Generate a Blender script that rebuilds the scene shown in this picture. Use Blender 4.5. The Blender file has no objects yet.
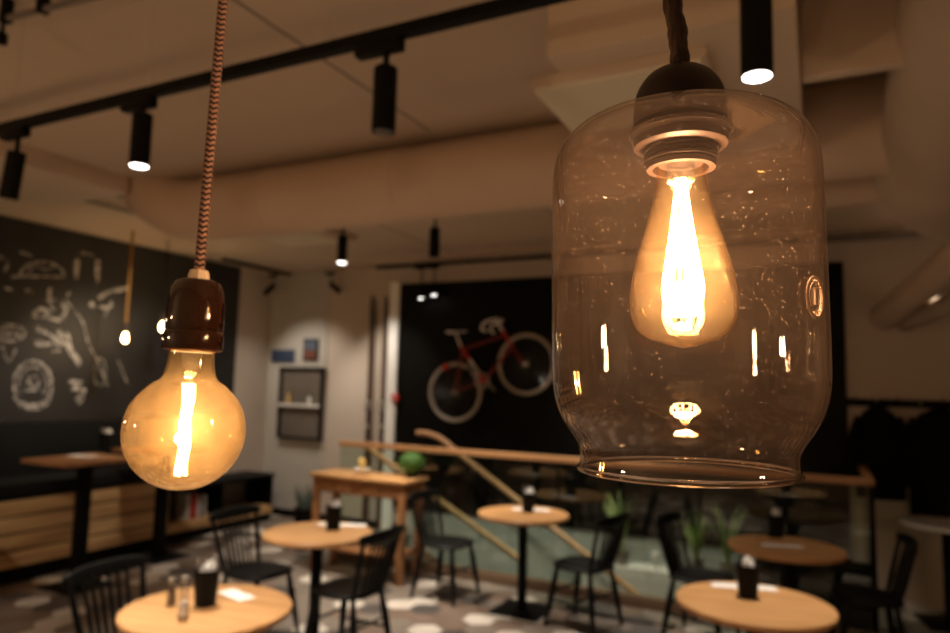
import bpy, bmesh, math, random
from mathutils import Vector, Matrix
from math import pi, sin, cos, radians, sqrt, atan2
random.seed(7)
scn = bpy.context.scene
C = scn.collection
FN = {}

# ------------------------------------------------------------------ camera
F = 690.0
PI_, RO, YA = radians(5.71), radians(1.45), radians(-26.65)
FW = Vector((sin(YA)*cos(PI_), cos(YA)*cos(PI_), sin(PI_)))
R0 = Vector((cos(YA), -sin(YA), 0)); U0 = R0.cross(FW)
RT = R0*cos(RO)+U0*sin(RO); UP = -R0*sin(RO)+U0*cos(RO)
O = Vector((0, 0, 1.75))
cam = bpy.data.cameras.new('camera'); co = bpy.data.objects.new('camera', cam); C.objects.link(co)
m = Matrix((RT, UP, -FW)).transposed().to_4x4(); m.translation = O
co.matrix_world = m
cam.sensor_width = 36; cam.lens = F*36/950; cam.clip_start = .02
cam.dof.use_dof = True; cam.dof.focus_distance = .385; cam.dof.aperture_fstop = 6.6; cam.dof.aperture_blades = 0
scn.camera = co
def ray(x, y): return FW + RT*((x-475)/F) - UP*((y-316.5)/F)
def onz(x, y, z): d = ray(x, y); return O + d*((z-O.z)/d.z)
def ony(x, y, Y): d = ray(x, y); return O + d*(Y/d.y)
def onx(x, y, X): d = ray(x, y); return O + d*(X/d.x)
def dep(x, y, t): return O + ray(x, y)*t

# ------------------------------------------------------------------ materials
def nt(name):
    m = bpy.data.materials.new(name); m.use_nodes = True
    t = m.node_tree; t.nodes.clear(); out = t.nodes.new('ShaderNodeOutputMaterial')
    return m, t, out
def N(t, kind, **kw):
    n = t.nodes.new(kind)
    for k, v in kw.items():
        if k in n.inputs.keys() if hasattr(n.inputs, 'keys') else False: n.inputs[k].default_value = v
        else: setattr(n, k, v)
    return n
def c4(c): return (c[0], c[1], c[2], 1)
def mat(name, col, rough=.5, metal=0, col2=None, scale=(4, 4, 4), detail=4, bump=0, spec=.5, coat=0):
    m, t, out = nt(name)
    p = N(t, 'ShaderNodeBsdfPrincipled'); t.links.new(p.outputs[0], out.inputs[0])
    p.inputs['Base Color'].default_value = c4(col); p.inputs['Roughness'].default_value = rough
    p.inputs['Metallic'].default_value = metal; p.inputs['Specular IOR Level'].default_value = spec
    p.inputs['Coat Weight'].default_value = coat
    if col2 is not None or bump:
        tc = N(t, 'ShaderNodeTexCoord'); mp = N(t, 'ShaderNodeMapping'); mp.inputs['Scale'].default_value = scale
        t.links.new(tc.outputs['Object'], mp.inputs[0])
        no = N(t, 'ShaderNodeTexNoise'); no.inputs['Scale'].default_value = 1; no.inputs['Detail'].default_value = detail
        t.links.new(mp.outputs[0], no.inputs['Vector'])
        if col2 is not None:
            cr = N(t, 'ShaderNodeValToRGB'); cr.color_ramp.elements[0].position = .35; cr.color_ramp.elements[1].position = .65
            cr.color_ramp.elements[0].color = c4(col); cr.color_ramp.elements[1].color = c4(col2)
            t.links.new(no.outputs[0], cr.inputs[0]); t.links.new(cr.outputs[0], p.inputs['Base Color'])
        if bump:
            b = N(t, 'ShaderNodeBump'); b.inputs['Strength'].default_value = bump; b.inputs['Distance'].default_value = .01
            t.links.new(no.outputs[0], b.inputs['Height']); t.links.new(b.outputs[0], p.inputs['Normal'])
    return m
def emis(name, col, s):
    m, t, out = nt(name); e = N(t, 'ShaderNodeEmission'); e.inputs[0].default_value = c4(col); e.inputs[1].default_value = s
    t.links.new(e.outputs[0], out.inputs[0]); return m
def thin_glass(name, face=(1, 1, 1), edge=(.6, .5, .4), refl=.06, reflmax=.7, dust=.03, dustcol=(.8, .6, .4), specks=0, edgepow=3, rough=.02, dscale=18):
    m, t, out = nt(name); L = t.links.new
    lw = N(t, 'ShaderNodeLayerWeight'); lw.inputs['Blend'].default_value = .5
    pw = N(t, 'ShaderNodeMath', operation='POWER'); L(lw.outputs['Facing'], pw.inputs[0]); pw.inputs[1].default_value = edgepow
    mx = N(t, 'ShaderNodeMix', data_type='RGBA'); L(pw.outputs[0], mx.inputs[0]); mx.inputs[6].default_value = c4(face); mx.inputs[7].default_value = c4(edge)
    tr = N(t, 'ShaderNodeBsdfTransparent'); L(mx.outputs[2], tr.inputs[0])
    gl = N(t, 'ShaderNodeBsdfGlossy'); gl.inputs['Roughness'].default_value = rough
    mr = N(t, 'ShaderNodeMapRange'); mr.inputs[3].default_value = refl; mr.inputs[4].default_value = reflmax
    pw2 = N(t, 'ShaderNodeMath', operation='POWER'); L(lw.outputs['Facing'], pw2.inputs[0]); pw2.inputs[1].default_value = 4
    L(pw2.outputs[0], mr.inputs[0])
    a = N(t, 'ShaderNodeMixShader'); L(mr.outputs[0], a.inputs[0]); L(tr.outputs[0], a.inputs[1]); L(gl.outputs[0], a.inputs[2])
    di = N(t, 'ShaderNodeBsdfDiffuse'); di.inputs[0].default_value = c4(dustcol)
    tl = N(t, 'ShaderNodeBsdfTranslucent'); tl.inputs[0].default_value = c4(dustcol)
    b = N(t, 'ShaderNodeMixShader'); b.inputs[0].default_value = .6; L(di.outputs[0], b.inputs[1]); L(tl.outputs[0], b.inputs[2])
    fac = N(t, 'ShaderNodeMath', operation='ADD'); fac.inputs[0].default_value = 0
    tc = N(t, 'ShaderNodeTexCoord'); no = N(t, 'ShaderNodeTexNoise'); no.inputs['Scale'].default_value = dscale; no.inputs['Detail'].default_value = 5
    L(tc.outputs['Object'], no.inputs['Vector'])
    m1 = N(t, 'ShaderNodeMapRange'); m1.inputs[1].default_value = .3; m1.inputs[2].default_value = .7; m1.inputs[3].default_value = dust*.5; m1.inputs[4].default_value = dust*1.5
    L(no.outputs[0], m1.inputs[0]); L(m1.outputs[0], fac.inputs[0])
    if specks:
        vo = N(t, 'ShaderNodeTexVoronoi'); vo.inputs['Scale'].default_value = 230; L(tc.outputs['Object'], vo.inputs['Vector'])
        m2 = N(t, 'ShaderNodeMapRange'); m2.inputs[1].default_value = .1; m2.inputs[2].default_value = .16; m2.inputs[3].default_value = specks; m2.inputs[4].default_value = 0
        L(vo.outputs['Distance'], m2.inputs[0]); L(m2.outputs[0], fac.inputs[1])
    else: fac.inputs[1].default_value = 0
    c = N(t, 'ShaderNodeMixShader'); L(fac.outputs[0], c.inputs[0]); L(a.outputs[0], c.inputs[1]); L(b.outputs[0], c.inputs[2])
    L(c.outputs[0], out.inputs[0]); return m
def cord_mat(name, ca, cb, freq, kink):
    m, t, out = nt(name); L = t.links.new
    tc = N(t, 'ShaderNodeTexCoord'); sx = N(t, 'ShaderNodeSeparateXYZ'); L(tc.outputs['Object'], sx.inputs[0])
    at = N(t, 'ShaderNodeMath', operation='ARCTAN2'); L(sx.outputs[1], at.inputs[0]); L(sx.outputs[0], at.inputs[1])
    s = N(t, 'ShaderNodeMath', operation='MULTIPLY'); L(at.outputs[0], s.inputs[0]); s.inputs[1].default_value = 4/(2*pi)
    pp = N(t, 'ShaderNodeMath', operation='PINGPONG'); L(s.outputs[0], pp.inputs[0]); pp.inputs[1].default_value = .5
    k = N(t, 'ShaderNodeMath', operation='MULTIPLY'); L(pp.outputs[0], k.inputs[0]); k.inputs[1].default_value = kink
    z = N(t, 'ShaderNodeMath', operation='MULTIPLY'); L(sx.outputs[2], z.inputs[0]); z.inputs[1].default_value = freq
    ad = N(t, 'ShaderNodeMath', operation='ADD'); L(z.outputs[0], ad.inputs[0]); L(k.outputs[0], ad.inputs[1])
    fr = N(t, 'ShaderNodeMath', operation='FRACT'); L(ad.outputs[0], fr.inputs[0])
    gt = N(t, 'ShaderNodeMath', operation='GREATER_THAN'); L(fr.outputs[0], gt.inputs[0]); gt.inputs[1].default_value = .5
    mx = N(t, 'ShaderNodeMix', data_type='RGBA'); L(gt.outputs[0], mx.inputs[0]); mx.inputs[6].default_value = c4(ca); mx.inputs[7].default_value = c4(cb)
    p = N(t, 'ShaderNodeBsdfPrincipled'); L(mx.outputs[2], p.inputs['Base Color']); p.inputs['Roughness'].default_value = .85
    L(p.outputs[0], out.inputs[0]); return m
def chalk_mat():
    m, t, out = nt('chalk'); L = t.links.new
    tc = N(t, 'ShaderNodeTexCoord'); no = N(t, 'ShaderNodeTexNoise'); no.inputs['Scale'].default_value = 30; L(tc.outputs['Object'], no.inputs['Vector'])
    d = N(t, 'ShaderNodeBsdfDiffuse'); d.inputs[0].default_value = (.62, .6, .57, 1); tr = N(t, 'ShaderNodeBsdfTransparent')
    mr = N(t, 'ShaderNodeMapRange'); mr.inputs[1].default_value = .35; mr.inputs[2].default_value = .6; mr.inputs[3].default_value = .15; mr.inputs[4].default_value = .8
    L(no.outputs[0], mr.inputs[0]); x = N(t, 'ShaderNodeMixShader'); L(mr.outputs[0], x.inputs[0]); L(tr.outputs[0], x.inputs[1]); L(d.outputs[0], x.inputs[2]); L(x.outputs[0], out.inputs[0])
    return m
M = dict(
    ceil=mat('painted_ceiling', (.58, .475, .365), .9, col2=(.53, .43, .33), scale=(.8, .8, .8)),
    wall=mat('painted_plaster', (.58, .50, .43), .9, col2=(.53, .46, .39), scale=(1, 1, 1)),
    wallgrey=mat('grey_plaster', (.50, .48, .44), .9, col2=(.46, .44, .40), scale=(1, 1, 1)),
    wallwhite=mat('white_paint', (.90, .90, .88), .7),
    sage=mat('pale_green_grey_plaster', (.33, .36, .33), .8),
    blackwall=mat('black_wall_paint', (.0022, .002, .0018), .5, col2=(.0045, .004, .0035), scale=(1.5, 1, 1.5), spec=.12),
    board=mat('chalkboard_paint', (.012, .0115, .011), .6, col2=(.028, .026, .024), scale=(.6, 1.2, .9), detail=3),
    black=mat('black_metal', (.003, .003, .003), .55, spec=.12),
    blackwood=mat('black_painted_wood', (.0035, .0035, .0035), .45, col2=(.005, .005, .005), scale=(10, 10, 10), spec=.2),
    blackfab=mat('black_upholstery', (.007, .007, .007), .85, spec=.2),
    wood=mat('oak_veneer', (.60, .33, .135), .42, col2=(.47, .24, .09), scale=(3, 26, 26), detail=5),
    wood2=mat('warm_pine', (.40, .19, .075), .5, col2=(.28, .12, .045), scale=(3, 20, 20), detail=5),
    plank=mat('reclaimed_plank', (.70, .46, .21), .6, col2=(.36, .19, .08), scale=(3, .9, 9), detail=6),
    rail=mat('beech_handrail', (.46, .25, .11), .45, col2=(.38, .19, .08), scale=(2, 20, 20)),
    kick=mat('brown_floor_edging', (.16, .10, .06), .5),
    duct=mat('painted_duct', (.62, .48, .36), .75, col2=(.55, .42, .31), scale=(.7, 2, 2)),
    ductwhite=mat('painted_box', (.60, .49, .38), .8, col2=(.56, .46, .355), scale=(1, 1, 1)),
    duct2=mat('grey_flexible_duct', (.52, .42, .32), .8, col2=(.44, .35, .265), scale=(2, 2, 2), bump=.3),
    paper=mat('white_paper', (.85, .83, .80), .8),
    cup=mat('black_cup', (.004, .004, .004), .5, spec=.15),
    brown=mat('glazed_brown_porcelain', (.022, .007, .003), .08, coat=.6),
    bakelite=mat('dark_bronze_bakelite', (.010, .005, .003), .35, col2=(.014, .007, .004), scale=(90, 90, 90), spec=.3),
    bronze=mat('aged_bronze', (.045, .026, .017), .5, metal=.5, col2=(.028, .016, .011), scale=(60, 60, 60)),
    brownfab=mat('brown_fabric_sleeve', (.045, .022, .012), .95, col2=(.02, .01, .006), scale=(200, 200, 60), bump=.6),
    whiteplastic=mat('cream_plastic', (.62, .50, .36), .5),
    steel=mat('brushed_steel', (.6, .58, .55), .3, metal=.9),
    red=mat('red_paint', (.55, .02, .015), .3),
    darkred=mat('dark_red_paint', (.22, .012, .01), .35),
    tyre=mat('tan_tyre', (.42, .36, .29), .8), white=mat('white_enamel', (.85, .85, .84), .35),
    green=mat('clipped_boxwood', (.025, .085, .010), .7, col2=(.075, .18, .025), scale=(60, 60, 60)),
    leaf=mat('grass_leaf', (.26, .42, .10), .5, col2=(.58, .64, .30), scale=(8, 8, 3)),
    leafgrey=mat('succulent_leaf', (.07, .09, .07), .6), ski=mat('dark_ski_lacquer', (.05, .028, .018), .4, col2=(.10, .05, .03), scale=(8, 8, 2)),
    blue=mat('navy_panel', (.03, .05, .10), .5), coat=mat('black_wool', (.006, .006, .007), .95, spec=.1), casebrown=mat('grey_brown_board', (.13, .11, .095), .6, col2=(.17, .145, .12), scale=(3, 3, 3)),
    grille=mat('perforated_grille', (.80, .76, .62), .6), yellow=mat('honey_wax', (.72, .50, .16), .5), spice=mat('pepper', (.10, .06, .035), .7),
    chalk=chalk_mat(),
    shade=thin_glass('clear_smoked_glass', (.965, .93, .90), (.62, .47, .37), .045, .85, .0022, (.85, .62, .48), specks=.045, edgepow=4),
    bulb=thin_glass('amber_bulb_glass', (1, .95, .84), (.95, .62, .30), .04, .5, .0016, (1, .62, .25), edgepow=2.5, dscale=60),
    bulbg=thin_glass('amber_globe_glass', (.98, .80, .50), (.85, .48, .14), .06, .6, .012, (1, .74, .38), specks=.02, edgepow=2.0, dscale=45),
    pane=thin_glass('balustrade_glass', (.86, .93, .88), (.4, .6, .5), .05, .9, .0, (.7, .8, .7), edgepow=4),
    jar=thin_glass('clear_glass', (.95, .95, .95), (.6, .6, .6), .08, .8, .03, (.8, .8, .8)),
    fil=emis('glowing_filament', (1, .56, .22), 60), filg=emis('glowing_globe_filament', (1, .55, .2), 60),
    lens=emis('lit_spot_lens', (1, .93, .85), 5), lensoff=mat('dark_lens', (.02, .02, .02), .2),
    bulbglow=emis('glowing_core', (1, .72, .35), 22),
)
m, t, out = nt('rim_glass'); g = N(t, 'ShaderNodeBsdfGlass'); g.inputs['IOR'].default_value = 1.46; g.inputs['Color'].default_value = (1, .93, .86, 1); t.links.new(g.outputs[0], out.inputs[0]); M['rim'] = m
cordm = cord_mat('zigzag_textile', (.36, .20, .145), (.016, .006, .005), 225, .9)
goldcord = cord_mat('gold_textile', (.42, .20, .04), (.30, .13, .02), 90, 1)

# ------------------------------------------------------------------ mesh helpers
def BM(): return bmesh.new()
def obj(name, bm, m, parent=None, loc=None, smooth=35, label=None):
    me = bpy.data.meshes.new(name); bmesh.ops.recalc_face_normals(bm, faces=bm.faces[:]); bm.to_mesh(me); bm.free()
    for mm in (m if isinstance(m, (list, tuple)) else [m]): me.materials.append(mm)
    if smooth:
        me.shade_smooth(); me.set_sharp_from_angle(angle=radians(smooth))
    o = bpy.data.objects.new(name, me); C.objects.link(o)
    if parent is not None: o.parent = parent
    if loc is not None: o.location = loc
    if label: o['label'] = label
    return o
def tag(o, label, cat, group=None, kind=None):
    o['label'] = label; o['category'] = cat
    if group: o['group'] = group
    if kind: o['kind'] = kind
    return o
def thing(name, label, cat, loc=(0, 0, 0), rz=0, group=None):
    o = bpy.data.objects.new(name, None); C.objects.link(o); o.location = loc; o.rotation_euler = (0, 0, rz); o.empty_display_size = .1
    return tag(o, label, cat, group)
def struct(name, bm, m, loc=None, smooth=0):
    o = obj(name, bm, m, loc=loc, smooth=smooth); o['kind'] = 'structure'; return o
def children(o): return [c for c in list(C.objects) if c.parent is o]
def dup(root, loc, rz, label, group=None):
    def cp(o, par):
        c = o.copy(); C.objects.link(c); c.parent = par
        for ch in kids.get(o.name, []): cp(ch, c)
        return c
    kids = {}
    for o in C.objects:
        if o.parent: kids.setdefault(o.parent.name, []).append(o)
    r = cp(root, None); r.location = loc; r.rotation_euler = (0, 0, rz); r['label'] = label
    if group: r['group'] = group
    return r
def box(bm, a, b, bev=0, rot=None, at=None):
    a, b = Vector(a), Vector(b)
    g = bmesh.ops.create_cube(bm, size=1); vs = g['verts']
    s = b-a; c = (a+b)/2
    for v in vs: v.co = Vector((v.co.x*s.x, v.co.y*s.y, v.co.z*s.z))+c
    if bev:
        es = list({e for v in vs for e in v.link_edges})
        r = bmesh.ops.bevel(bm, geom=es, offset=bev, segments=2, affect='EDGES', profile=.6)
        vs = list({v for f in r['faces'] for v in f.verts} | {v for v in vs if v.is_valid})
    if rot is not None:
        p = Vector(at) if at is not None else c
        for v in vs: v.co = rot @ (v.co-p)+p
    return vs
def lathe(bm, prof, seg=32, c=(0, 0, 0), close=False):
    rings = []
    for r, z in prof:
        if r < 1e-6: rings.append([bm.verts.new((c[0], c[1], c[2]+z))])
        else: rings.append([bm.verts.new((c[0]+r*cos(2*pi*i/seg), c[1]+r*sin(2*pi*i/seg), c[2]+z)) for i in range(seg)])
    n = len(rings)
    for k in range(n if close else n-1):
        A, B = rings[k], rings[(k+1) % n]
        for i in range(seg):
            j = (i+1) % seg
            if len(A) == 1 and len(B) == 1: continue
            if len(A) == 1: bm.faces.new((A[0], B[i], B[j]))
            elif len(B) == 1: bm.faces.new((A[i], A[j], B[0]))
            else: bm.faces.new((A[i], A[j], B[j], B[i]))
def tube(bm, pts, rad, seg=10, cap=True, closed=False, flat=None):
    pts = [Vector(p) for p in pts]; n = len(pts)
    rr = rad if isinstance(rad, (list, tuple)) else [rad]*n
    prev = None; rings = []
    for i, p in enumerate(pts):
        if closed: t = pts[(i+1) % n]-pts[i-1]
        else: t = pts[min(i+1, n-1)]-pts[max(i-1, 0)]
        t.normalize()
        if prev is None:
            a = Vector((0, 0, 1)) if abs(t.z) < .9 else Vector((1, 0, 0)); x = t.cross(a).normalized()
        else: x = (prev - t*prev.dot(t)).normalized()
        prev = x; y = t.cross(x)
        fy = flat or 1
        rings.append([bm.verts.new(p+x*(rr[i]*cos(2*pi*k/seg))+y*(fy*rr[i]*sin(2*pi*k/seg))) for k in range(seg)])
    for i in range(n if closed else n-1):
        A, B = rings[i], rings[(i+1) % n]
        for k in range(seg): bm.faces.new((A[k], A[(k+1) % seg], B[(k+1) % seg], B[k]))
    if cap and not closed: bm.faces.new(rings[0][::-1]); bm.faces.new(rings[-1])
def smoothpts(pts, n=6):
    pts = [Vector(p) for p in pts]; out = []
    P = [pts[0]]+pts+[pts[-1]]
    for i in range(1, len(P)-2):
        for k in range(n):
            s = k/n; a, b, c, d = P[i-1], P[i], P[i+1], P[i+2]
            out.append(.5*((2*b)+(c-a)*s+(2*a-5*b+4*c-d)*s*s+(3*b-a-3*c+d)*s**3))
    out.append(pts[-1]); return out
def prism(bm, poly, z0, z1, bev=0):
    A = [bm.verts.new((x, y, z0)) for x, y in poly]; B = [bm.verts.new((x, y, z1)) for x, y in poly]; n = len(poly)
    bm.faces.new(A[::-1]); top = bm.faces.new(B)
    for i in range(n): bm.faces.new((A[i], A[(i+1) % n], B[(i+1) % n], B[i]))
    if bev:
        bmesh.ops.bevel(bm, geom=list(top.edges), offset=bev, segments=2, affect='EDGES')
def rotm(a, ax): return Matrix.Rotation(a, 3, ax)

# ------------------------------------------------------------------ setting
XW, YW, ZC = -6.7, 7.15, 3.2          # chalkboard wall, stair wall, ceiling
HX0, HX1, HY0 = -4.35, .34, 5.86     # stair opening
bm = BM(); s = .135
w = s*sqrt(3)
for i in range(-32, 22):
    for j in range(-8, 36):
        cx = i*w+(j % 2)*w/2; cy = j*1.5*s
        if cx < -7 or cx > 4.2 or cy < -1.6 or cy > YW+.3: continue
        vs = [bm.verts.new((cx+s*.985*cos(pi/6+k*pi/3), cy+s*.985*sin(pi/6+k*pi/3), 0)) for k in range(6)]
        f = bm.faces.new(vs); f.material_index = random.choices([0, 1, 2, 3], [36, 26, 22, 16])[0]
        # (grout shows between the tiles)
for co_, no_ in (((HX0, 0, 0), (1, 0, 0)), ((HX1, 0, 0), (1, 0, 0)), ((0, HY0, 0), (0, 1, 0)), ((0, YW, 0), (0, 1, 0)), ((XW, 0, 0), (1, 0, 0))):
    bmesh.ops.bisect_plane(bm, geom=bm.verts[:]+bm.edges[:]+bm.faces[:], plane_co=co_, plane_no=no_)
dele = []
for f in bm.faces:
    c = f.calc_center_median()
    if (HX0 < c.x < HX1 and c.y > HY0) or c.x < XW or c.y > YW: dele.append(f)
bmesh.ops.delete(bm, geom=dele, context='FACES')
for (x0, x1, y0, y1) in ((XW, 4.2, -1.6, HY0), (XW, HX0, HY0, YW), (HX1, 4.2, HY0, YW)):
    n0 = len(bm.faces); box(bm, (x0, y0, -.2), (x1, y1, -.002))
    for f in bm.faces[:][n0:]: f.material_index = 4
struct('floor', bm, [mat('grey_tile', (.24, .20, .165), .45, col2=(.20, .165, .135), scale=(5, 5, 5)), mat('white_tile', (.66, .60, .53), .45, col2=(.58, .52, .45), scale=(5, 5, 5)),
                     mat('brown_tile', (.17, .12, .09), .45, col2=(.21, .15, .115), scale=(5, 5, 5)), mat('charcoal_tile', (.075, .065, .058), .45, col2=(.10, .088, .08), scale=(5, 5, 5)), mat('grout', (.15, .13, .11), .9)])
bm = BM(); box(bm, (XW-.1, -1.7, ZC), (4.3, YW+.1, ZC+.1)); struct('ceiling', bm, M['ceil'])
# dark seams of the ceiling boards
for n_, (a, b) in enumerate((((-1.98, -1.5), (-1.98, 3.3)), ((-3.6, 3.7), (-3.6, YW)), ((-1.98, 3.7), (-1.98, YW)))):
    bm = BM(); box(bm, (a[0]-.006, a[1], ZC-.004), (b[0]+.006, b[1], ZC+.002)); struct('trim_%d' % (n_+2), bm, mat('dark_seam', (.20, .17, .14), .9))
bm = BM(); box(bm, (XW-.1, -1.7, -.2), (XW, YW+.1, ZC)); struct('wall_left', bm, M['wall'])
bm = BM(); box(bm, (XW, YW, -3), (4.3, YW+.1, ZC)); struct('wall_back', bm, M['wall'])
bm = BM(); box(bm, (4.2, -1.6, -.2), (4.3, YW, ZC)); struct('wall_right', bm, M['wall'])
bm = BM(); box(bm, (XW, -1.7, -.2), (4.3, -1.6, ZC)); struct('wall_front', bm, M['wall'])
# grey section of the back wall left of the skis
xa = -5.72
bm = BM(); box(bm, (XW, YW-.012, 0), (xa, YW, ZC)); struct('wall_back_grey', bm, M['wallgrey'])
x0b = ony(402, 284, YW).x; x1b = ony(843, 268, YW).x; zb = 2.97
bm = BM(); box(bm, (x0b, YW-.03, .28), (x1b, YW, zb)); struct('wall_stairwell', bm, M['blackwall'])
xs_ = -.72
bm = BM(); box(bm, (HX0-.02, YW-.02, -2.9), (xs_, YW, .28)); struct('wall_stairwell_lower', bm, M['sage'])
bm = BM(); box(bm, (xs_, YW-.03, -2.9), (HX1, YW, .28)); struct('wall_stairwell_corner', bm, M['blackwall'])
bm = BM(); box(bm, (ony(386, 420, YW-.03).x, YW-.06, 0), (x0b, YW, zb+.03), .008); struct('trim_1', bm, M['wallwhite'])
bm = BM(); box(bm, (HX0-.02, HY0, -2.9), (HX0, YW, -.2)); box(bm, (HX1, HY0, -2.9), (HX1+.02, YW, -.2)); box(bm, (HX0-.02, HY0-.02, -2.9), (HX1+.02, HY0, -.2)); struct('wall_stair_pit', bm, M['wallgrey'])
bm = BM(); box(bm, (HX0-.02, HY0-.02, -3), (HX1+.02, YW, -2.9)); struct('floor_lower', bm, M['kick'])
bm = BM(); box(bm, (XW, YW-.025, 0), (HX0-.06, YW-.012, .09)); struct('baseboard_back', bm, M['black'])

# ------------------------------------------------------------------ staircase + balustrade
st = thing('staircase', 'staircase going down to the right behind the glass balustrade', 'stairs', (HX0+.2, 6.45, 0))
bm = BM()
for k in range(10):
    box(bm, (k*.27, -.46, -.2-k*.2-.05), (k*.27+.29, .46, -.2-k*.2))
obj('tread', bm, M['kick'], st, smooth=0)
bm = BM()
for y in (-.5, .46):
    v = [(0, -.6), (0, .0), (2.7, -2.0), (2.7, -2.6)]
    A = [bm.verts.new((x, y, z)) for x, z in v]; B = [bm.verts.new((x, y+.04, z)) for x, z in v]
    bm.faces.new(A); bm.faces.new(B[::-1])
    for i in range(4): bm.faces.new((A[i], A[(i+1) % 4], B[(i+1) % 4], B[i]))
obj('stringer', bm, M['kick'], st, smooth=0)
def handrail(name, pts, label, r=.03):
    pts = [Vector(p) for p in pts]; base = pts[0].copy()
    h = thing(name, label, 'handrail', base)
    bm = BM(); tube(bm, [p-base for p in pts], r, 12); obj('grip_rail', bm, M['rail'], h)
    return h, base
YB, YA_ = 5.99, 6.72
def brackets(h, base, pts, dy):
    for p in pts:
        q = Vector(p)-base; bm = BM(); tube(bm, [q, q+Vector((0, 0, -.07)), q+Vector((0, dy, -.09))], .008, 8); obj('bracket', bm, M['steel'], h)
a = ony(366, 446, YB); b = ony(523, 562, YB)
h, base = handrail('stair_handrail', [a, a+(b-a)*.33, a+(b-a)*.66, b], 'wooden stair handrail nearer the glass, running down behind the green bush')
brackets(h, base, [a+(b-a)*.25, a+(b-a)*.75], -.09)
a = ony(417, 433, YA_); a2 = ony(435, 434, YA_); b = ony(652, 607, YA_)
d = (b-a2)
h, base = handrail('stair_handrail', smoothpts([a, a+(a2-a)*.6, a2+d*.03, a2+d*.1], 5)+[a2+d*.5, b], 'longer wooden stair handrail with a bent top end, crossing under the bicycle')
brackets(h, base, [a2+d*.2, a2+d*.55, a2+d*.9], .09)
# glass balustrade
YR = 5.8; XR0, XR1, ZR = -4.42, .3, 1.15
bl = thing('glass_balustrade', 'clear glass stair balustrade topped by a long wooden handrail', 'balustrade', (XR0, YR, 0))
L_ = XR1-XR0
bm = BM(); box(bm, (0, -.03, ZR-.045), (L_+.03, .03, ZR+.005), .008); box(bm, (L_-.03, -.03, ZR-.045), (L_+.03, 6.88-YR, ZR+.005), .008); obj('top_rail', bm, M['rail'], bl)
for k in range(4):
    a = k*L_/4+.01; b = (k+1)*L_/4-.01
    bm = BM(); box(bm, (a, -.006, .02), (b, .006, ZR-.04)); obj('glass_panel', bm, M['pane'], bl, smooth=0)
bm = BM(); box(bm, (L_-.006, .03, .02), (L_+.006, 6.88-YR, ZR-.04)); obj('glass_panel', bm, M['pane'], bl, smooth=0)
for x in (L_-.012,):
    bm = BM(); box(bm, (x, -.02, 0), (x+.04, .02, ZR-.04), .003); obj('post', bm, M['black'], bl)
bm = BM(); box(bm, (0, -.04, 0), (L_+.03, .05, .09), .004); obj('base_channel', bm, M['kick'], bl)
# planter ledge in the stairwell
pz = .03
pa = ony(580, 556, 6.78).x; pb = ony(745, 580, 6.78).x
pl = thing('planter_ledge', 'pale grey ledge along the black wall holding pots of tall grass', 'planter', (pa, 6.86, 0))
bm = BM(); box(bm, (0, 0, -1.2), (pb-pa, .265, pz), .006); obj('ledge', bm, M['wallgrey'], pl)
def grass(loc, n, h, label, spread=.16):
    g = thing('potted_grass', label, 'plant', loc, group=None)
    bm = BM(); lathe(bm, [(0, 0), (.06, 0), (.075, .13), (.068, .13), (.064, .11), (0, .11)], 20); obj('pot', bm, M['casebrown'], g)
    bm = BM()
    for k in range(n):
        a = random.uniform(0, 2*pi); l = h*random.uniform(.6, 1.1); sp = spread*random.uniform(.3, 1.2); w0 = random.uniform(.012, .024)
        dx, dy = cos(a), sin(a); pts = []
        for q in range(7):
            t_ = q/6; pts.append(Vector((dx*sp*t_**1.8+dx*.02, dy*min(sp, .14)*t_**1.8+dy*.02, .1+l*(t_-.18*t_**3))))
        tube(bm, pts, [w0*(1-.9*(q/6)**2)+.0006 for q in range(7)], 4, flat=.2)
    obj('leaves', bm, M['leaf'], g, smooth=60)
for px, py, h, lab in ((622, 552, .70, 'tall green grass pot on the ledge, left of the pale candle'), (696, 560, .60, 'tall grass plant on the ledge below the shade rim, behind the empty chair'), (728, 566, .66, 'tall grass plant furthest right on the stairwell ledge')):
    p = ony(px, py, 6.95); grass((p.x, 6.96, pz), 34, h, lab)
p = ony(655, 560, 6.9)
cn = thing('candle_holder', 'small white candle holder on the stairwell ledge between grass pots', 'candle holder', (p.x, 6.92, pz))
bm = BM(); lathe(bm, [(0, 0), (.035, 0), (.035, .01), (.012, .03), (.012, .07), (.04, .1), (.04, .15), (.034, .15), (.03, .11), (0, .11)], 20); obj('stand', bm, M['paper'], cn)
bm = BM(); lathe(bm, [(0, .112), (.022, .112), (.022, .17), (0, .17)], 16); obj('candle', bm, M['paper'], cn)

# ------------------------------------------------------------------ chalkboard
def bpt(x, y): return onx(x, y, XW+.024)
yb0, yb1 = -.6, onx(240, 265, XW).y; zb0, zb1 = 1.305, ZC-.01
cb = thing('chalkboard', 'large black chalkboard covering the left wall with white chalk drawings', 'chalkboard', (XW, (yb0+yb1)/2, zb0))
bm = BM(); box(bm, (0.001, -(yb1-yb0)/2, 0), (.02, (yb1-yb0)/2, zb1-zb0)); obj('board', bm, M['board'], cb, smooth=0)
cbo = Vector(cb.location)
strokes = []
def arc(cx, cy, rx, ry, a0, a1, n=18): return [(cx+rx*cos(radians(a0+(a1-a0)*i/n)), cy+ry*sin(radians(a0+(a1-a0)*i/n))) for i in range(n+1)]
strokes += [(arc(33, 385, 19, 24, 0, 360), .016), (arc(33, 385, 14, 18, 150, 400), .008), (arc(33, 395, 18, 10, 10, 170), .02), ([(20, 402), (27, 407), (40, 407), (48, 401)], .03)]
strokes += [([(28, 376), (34, 390), (40, 380)], .012), ([(27, 384), (31, 378), (37, 376)], .01), ([(24, 390), (44, 391)], .01)]
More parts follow.
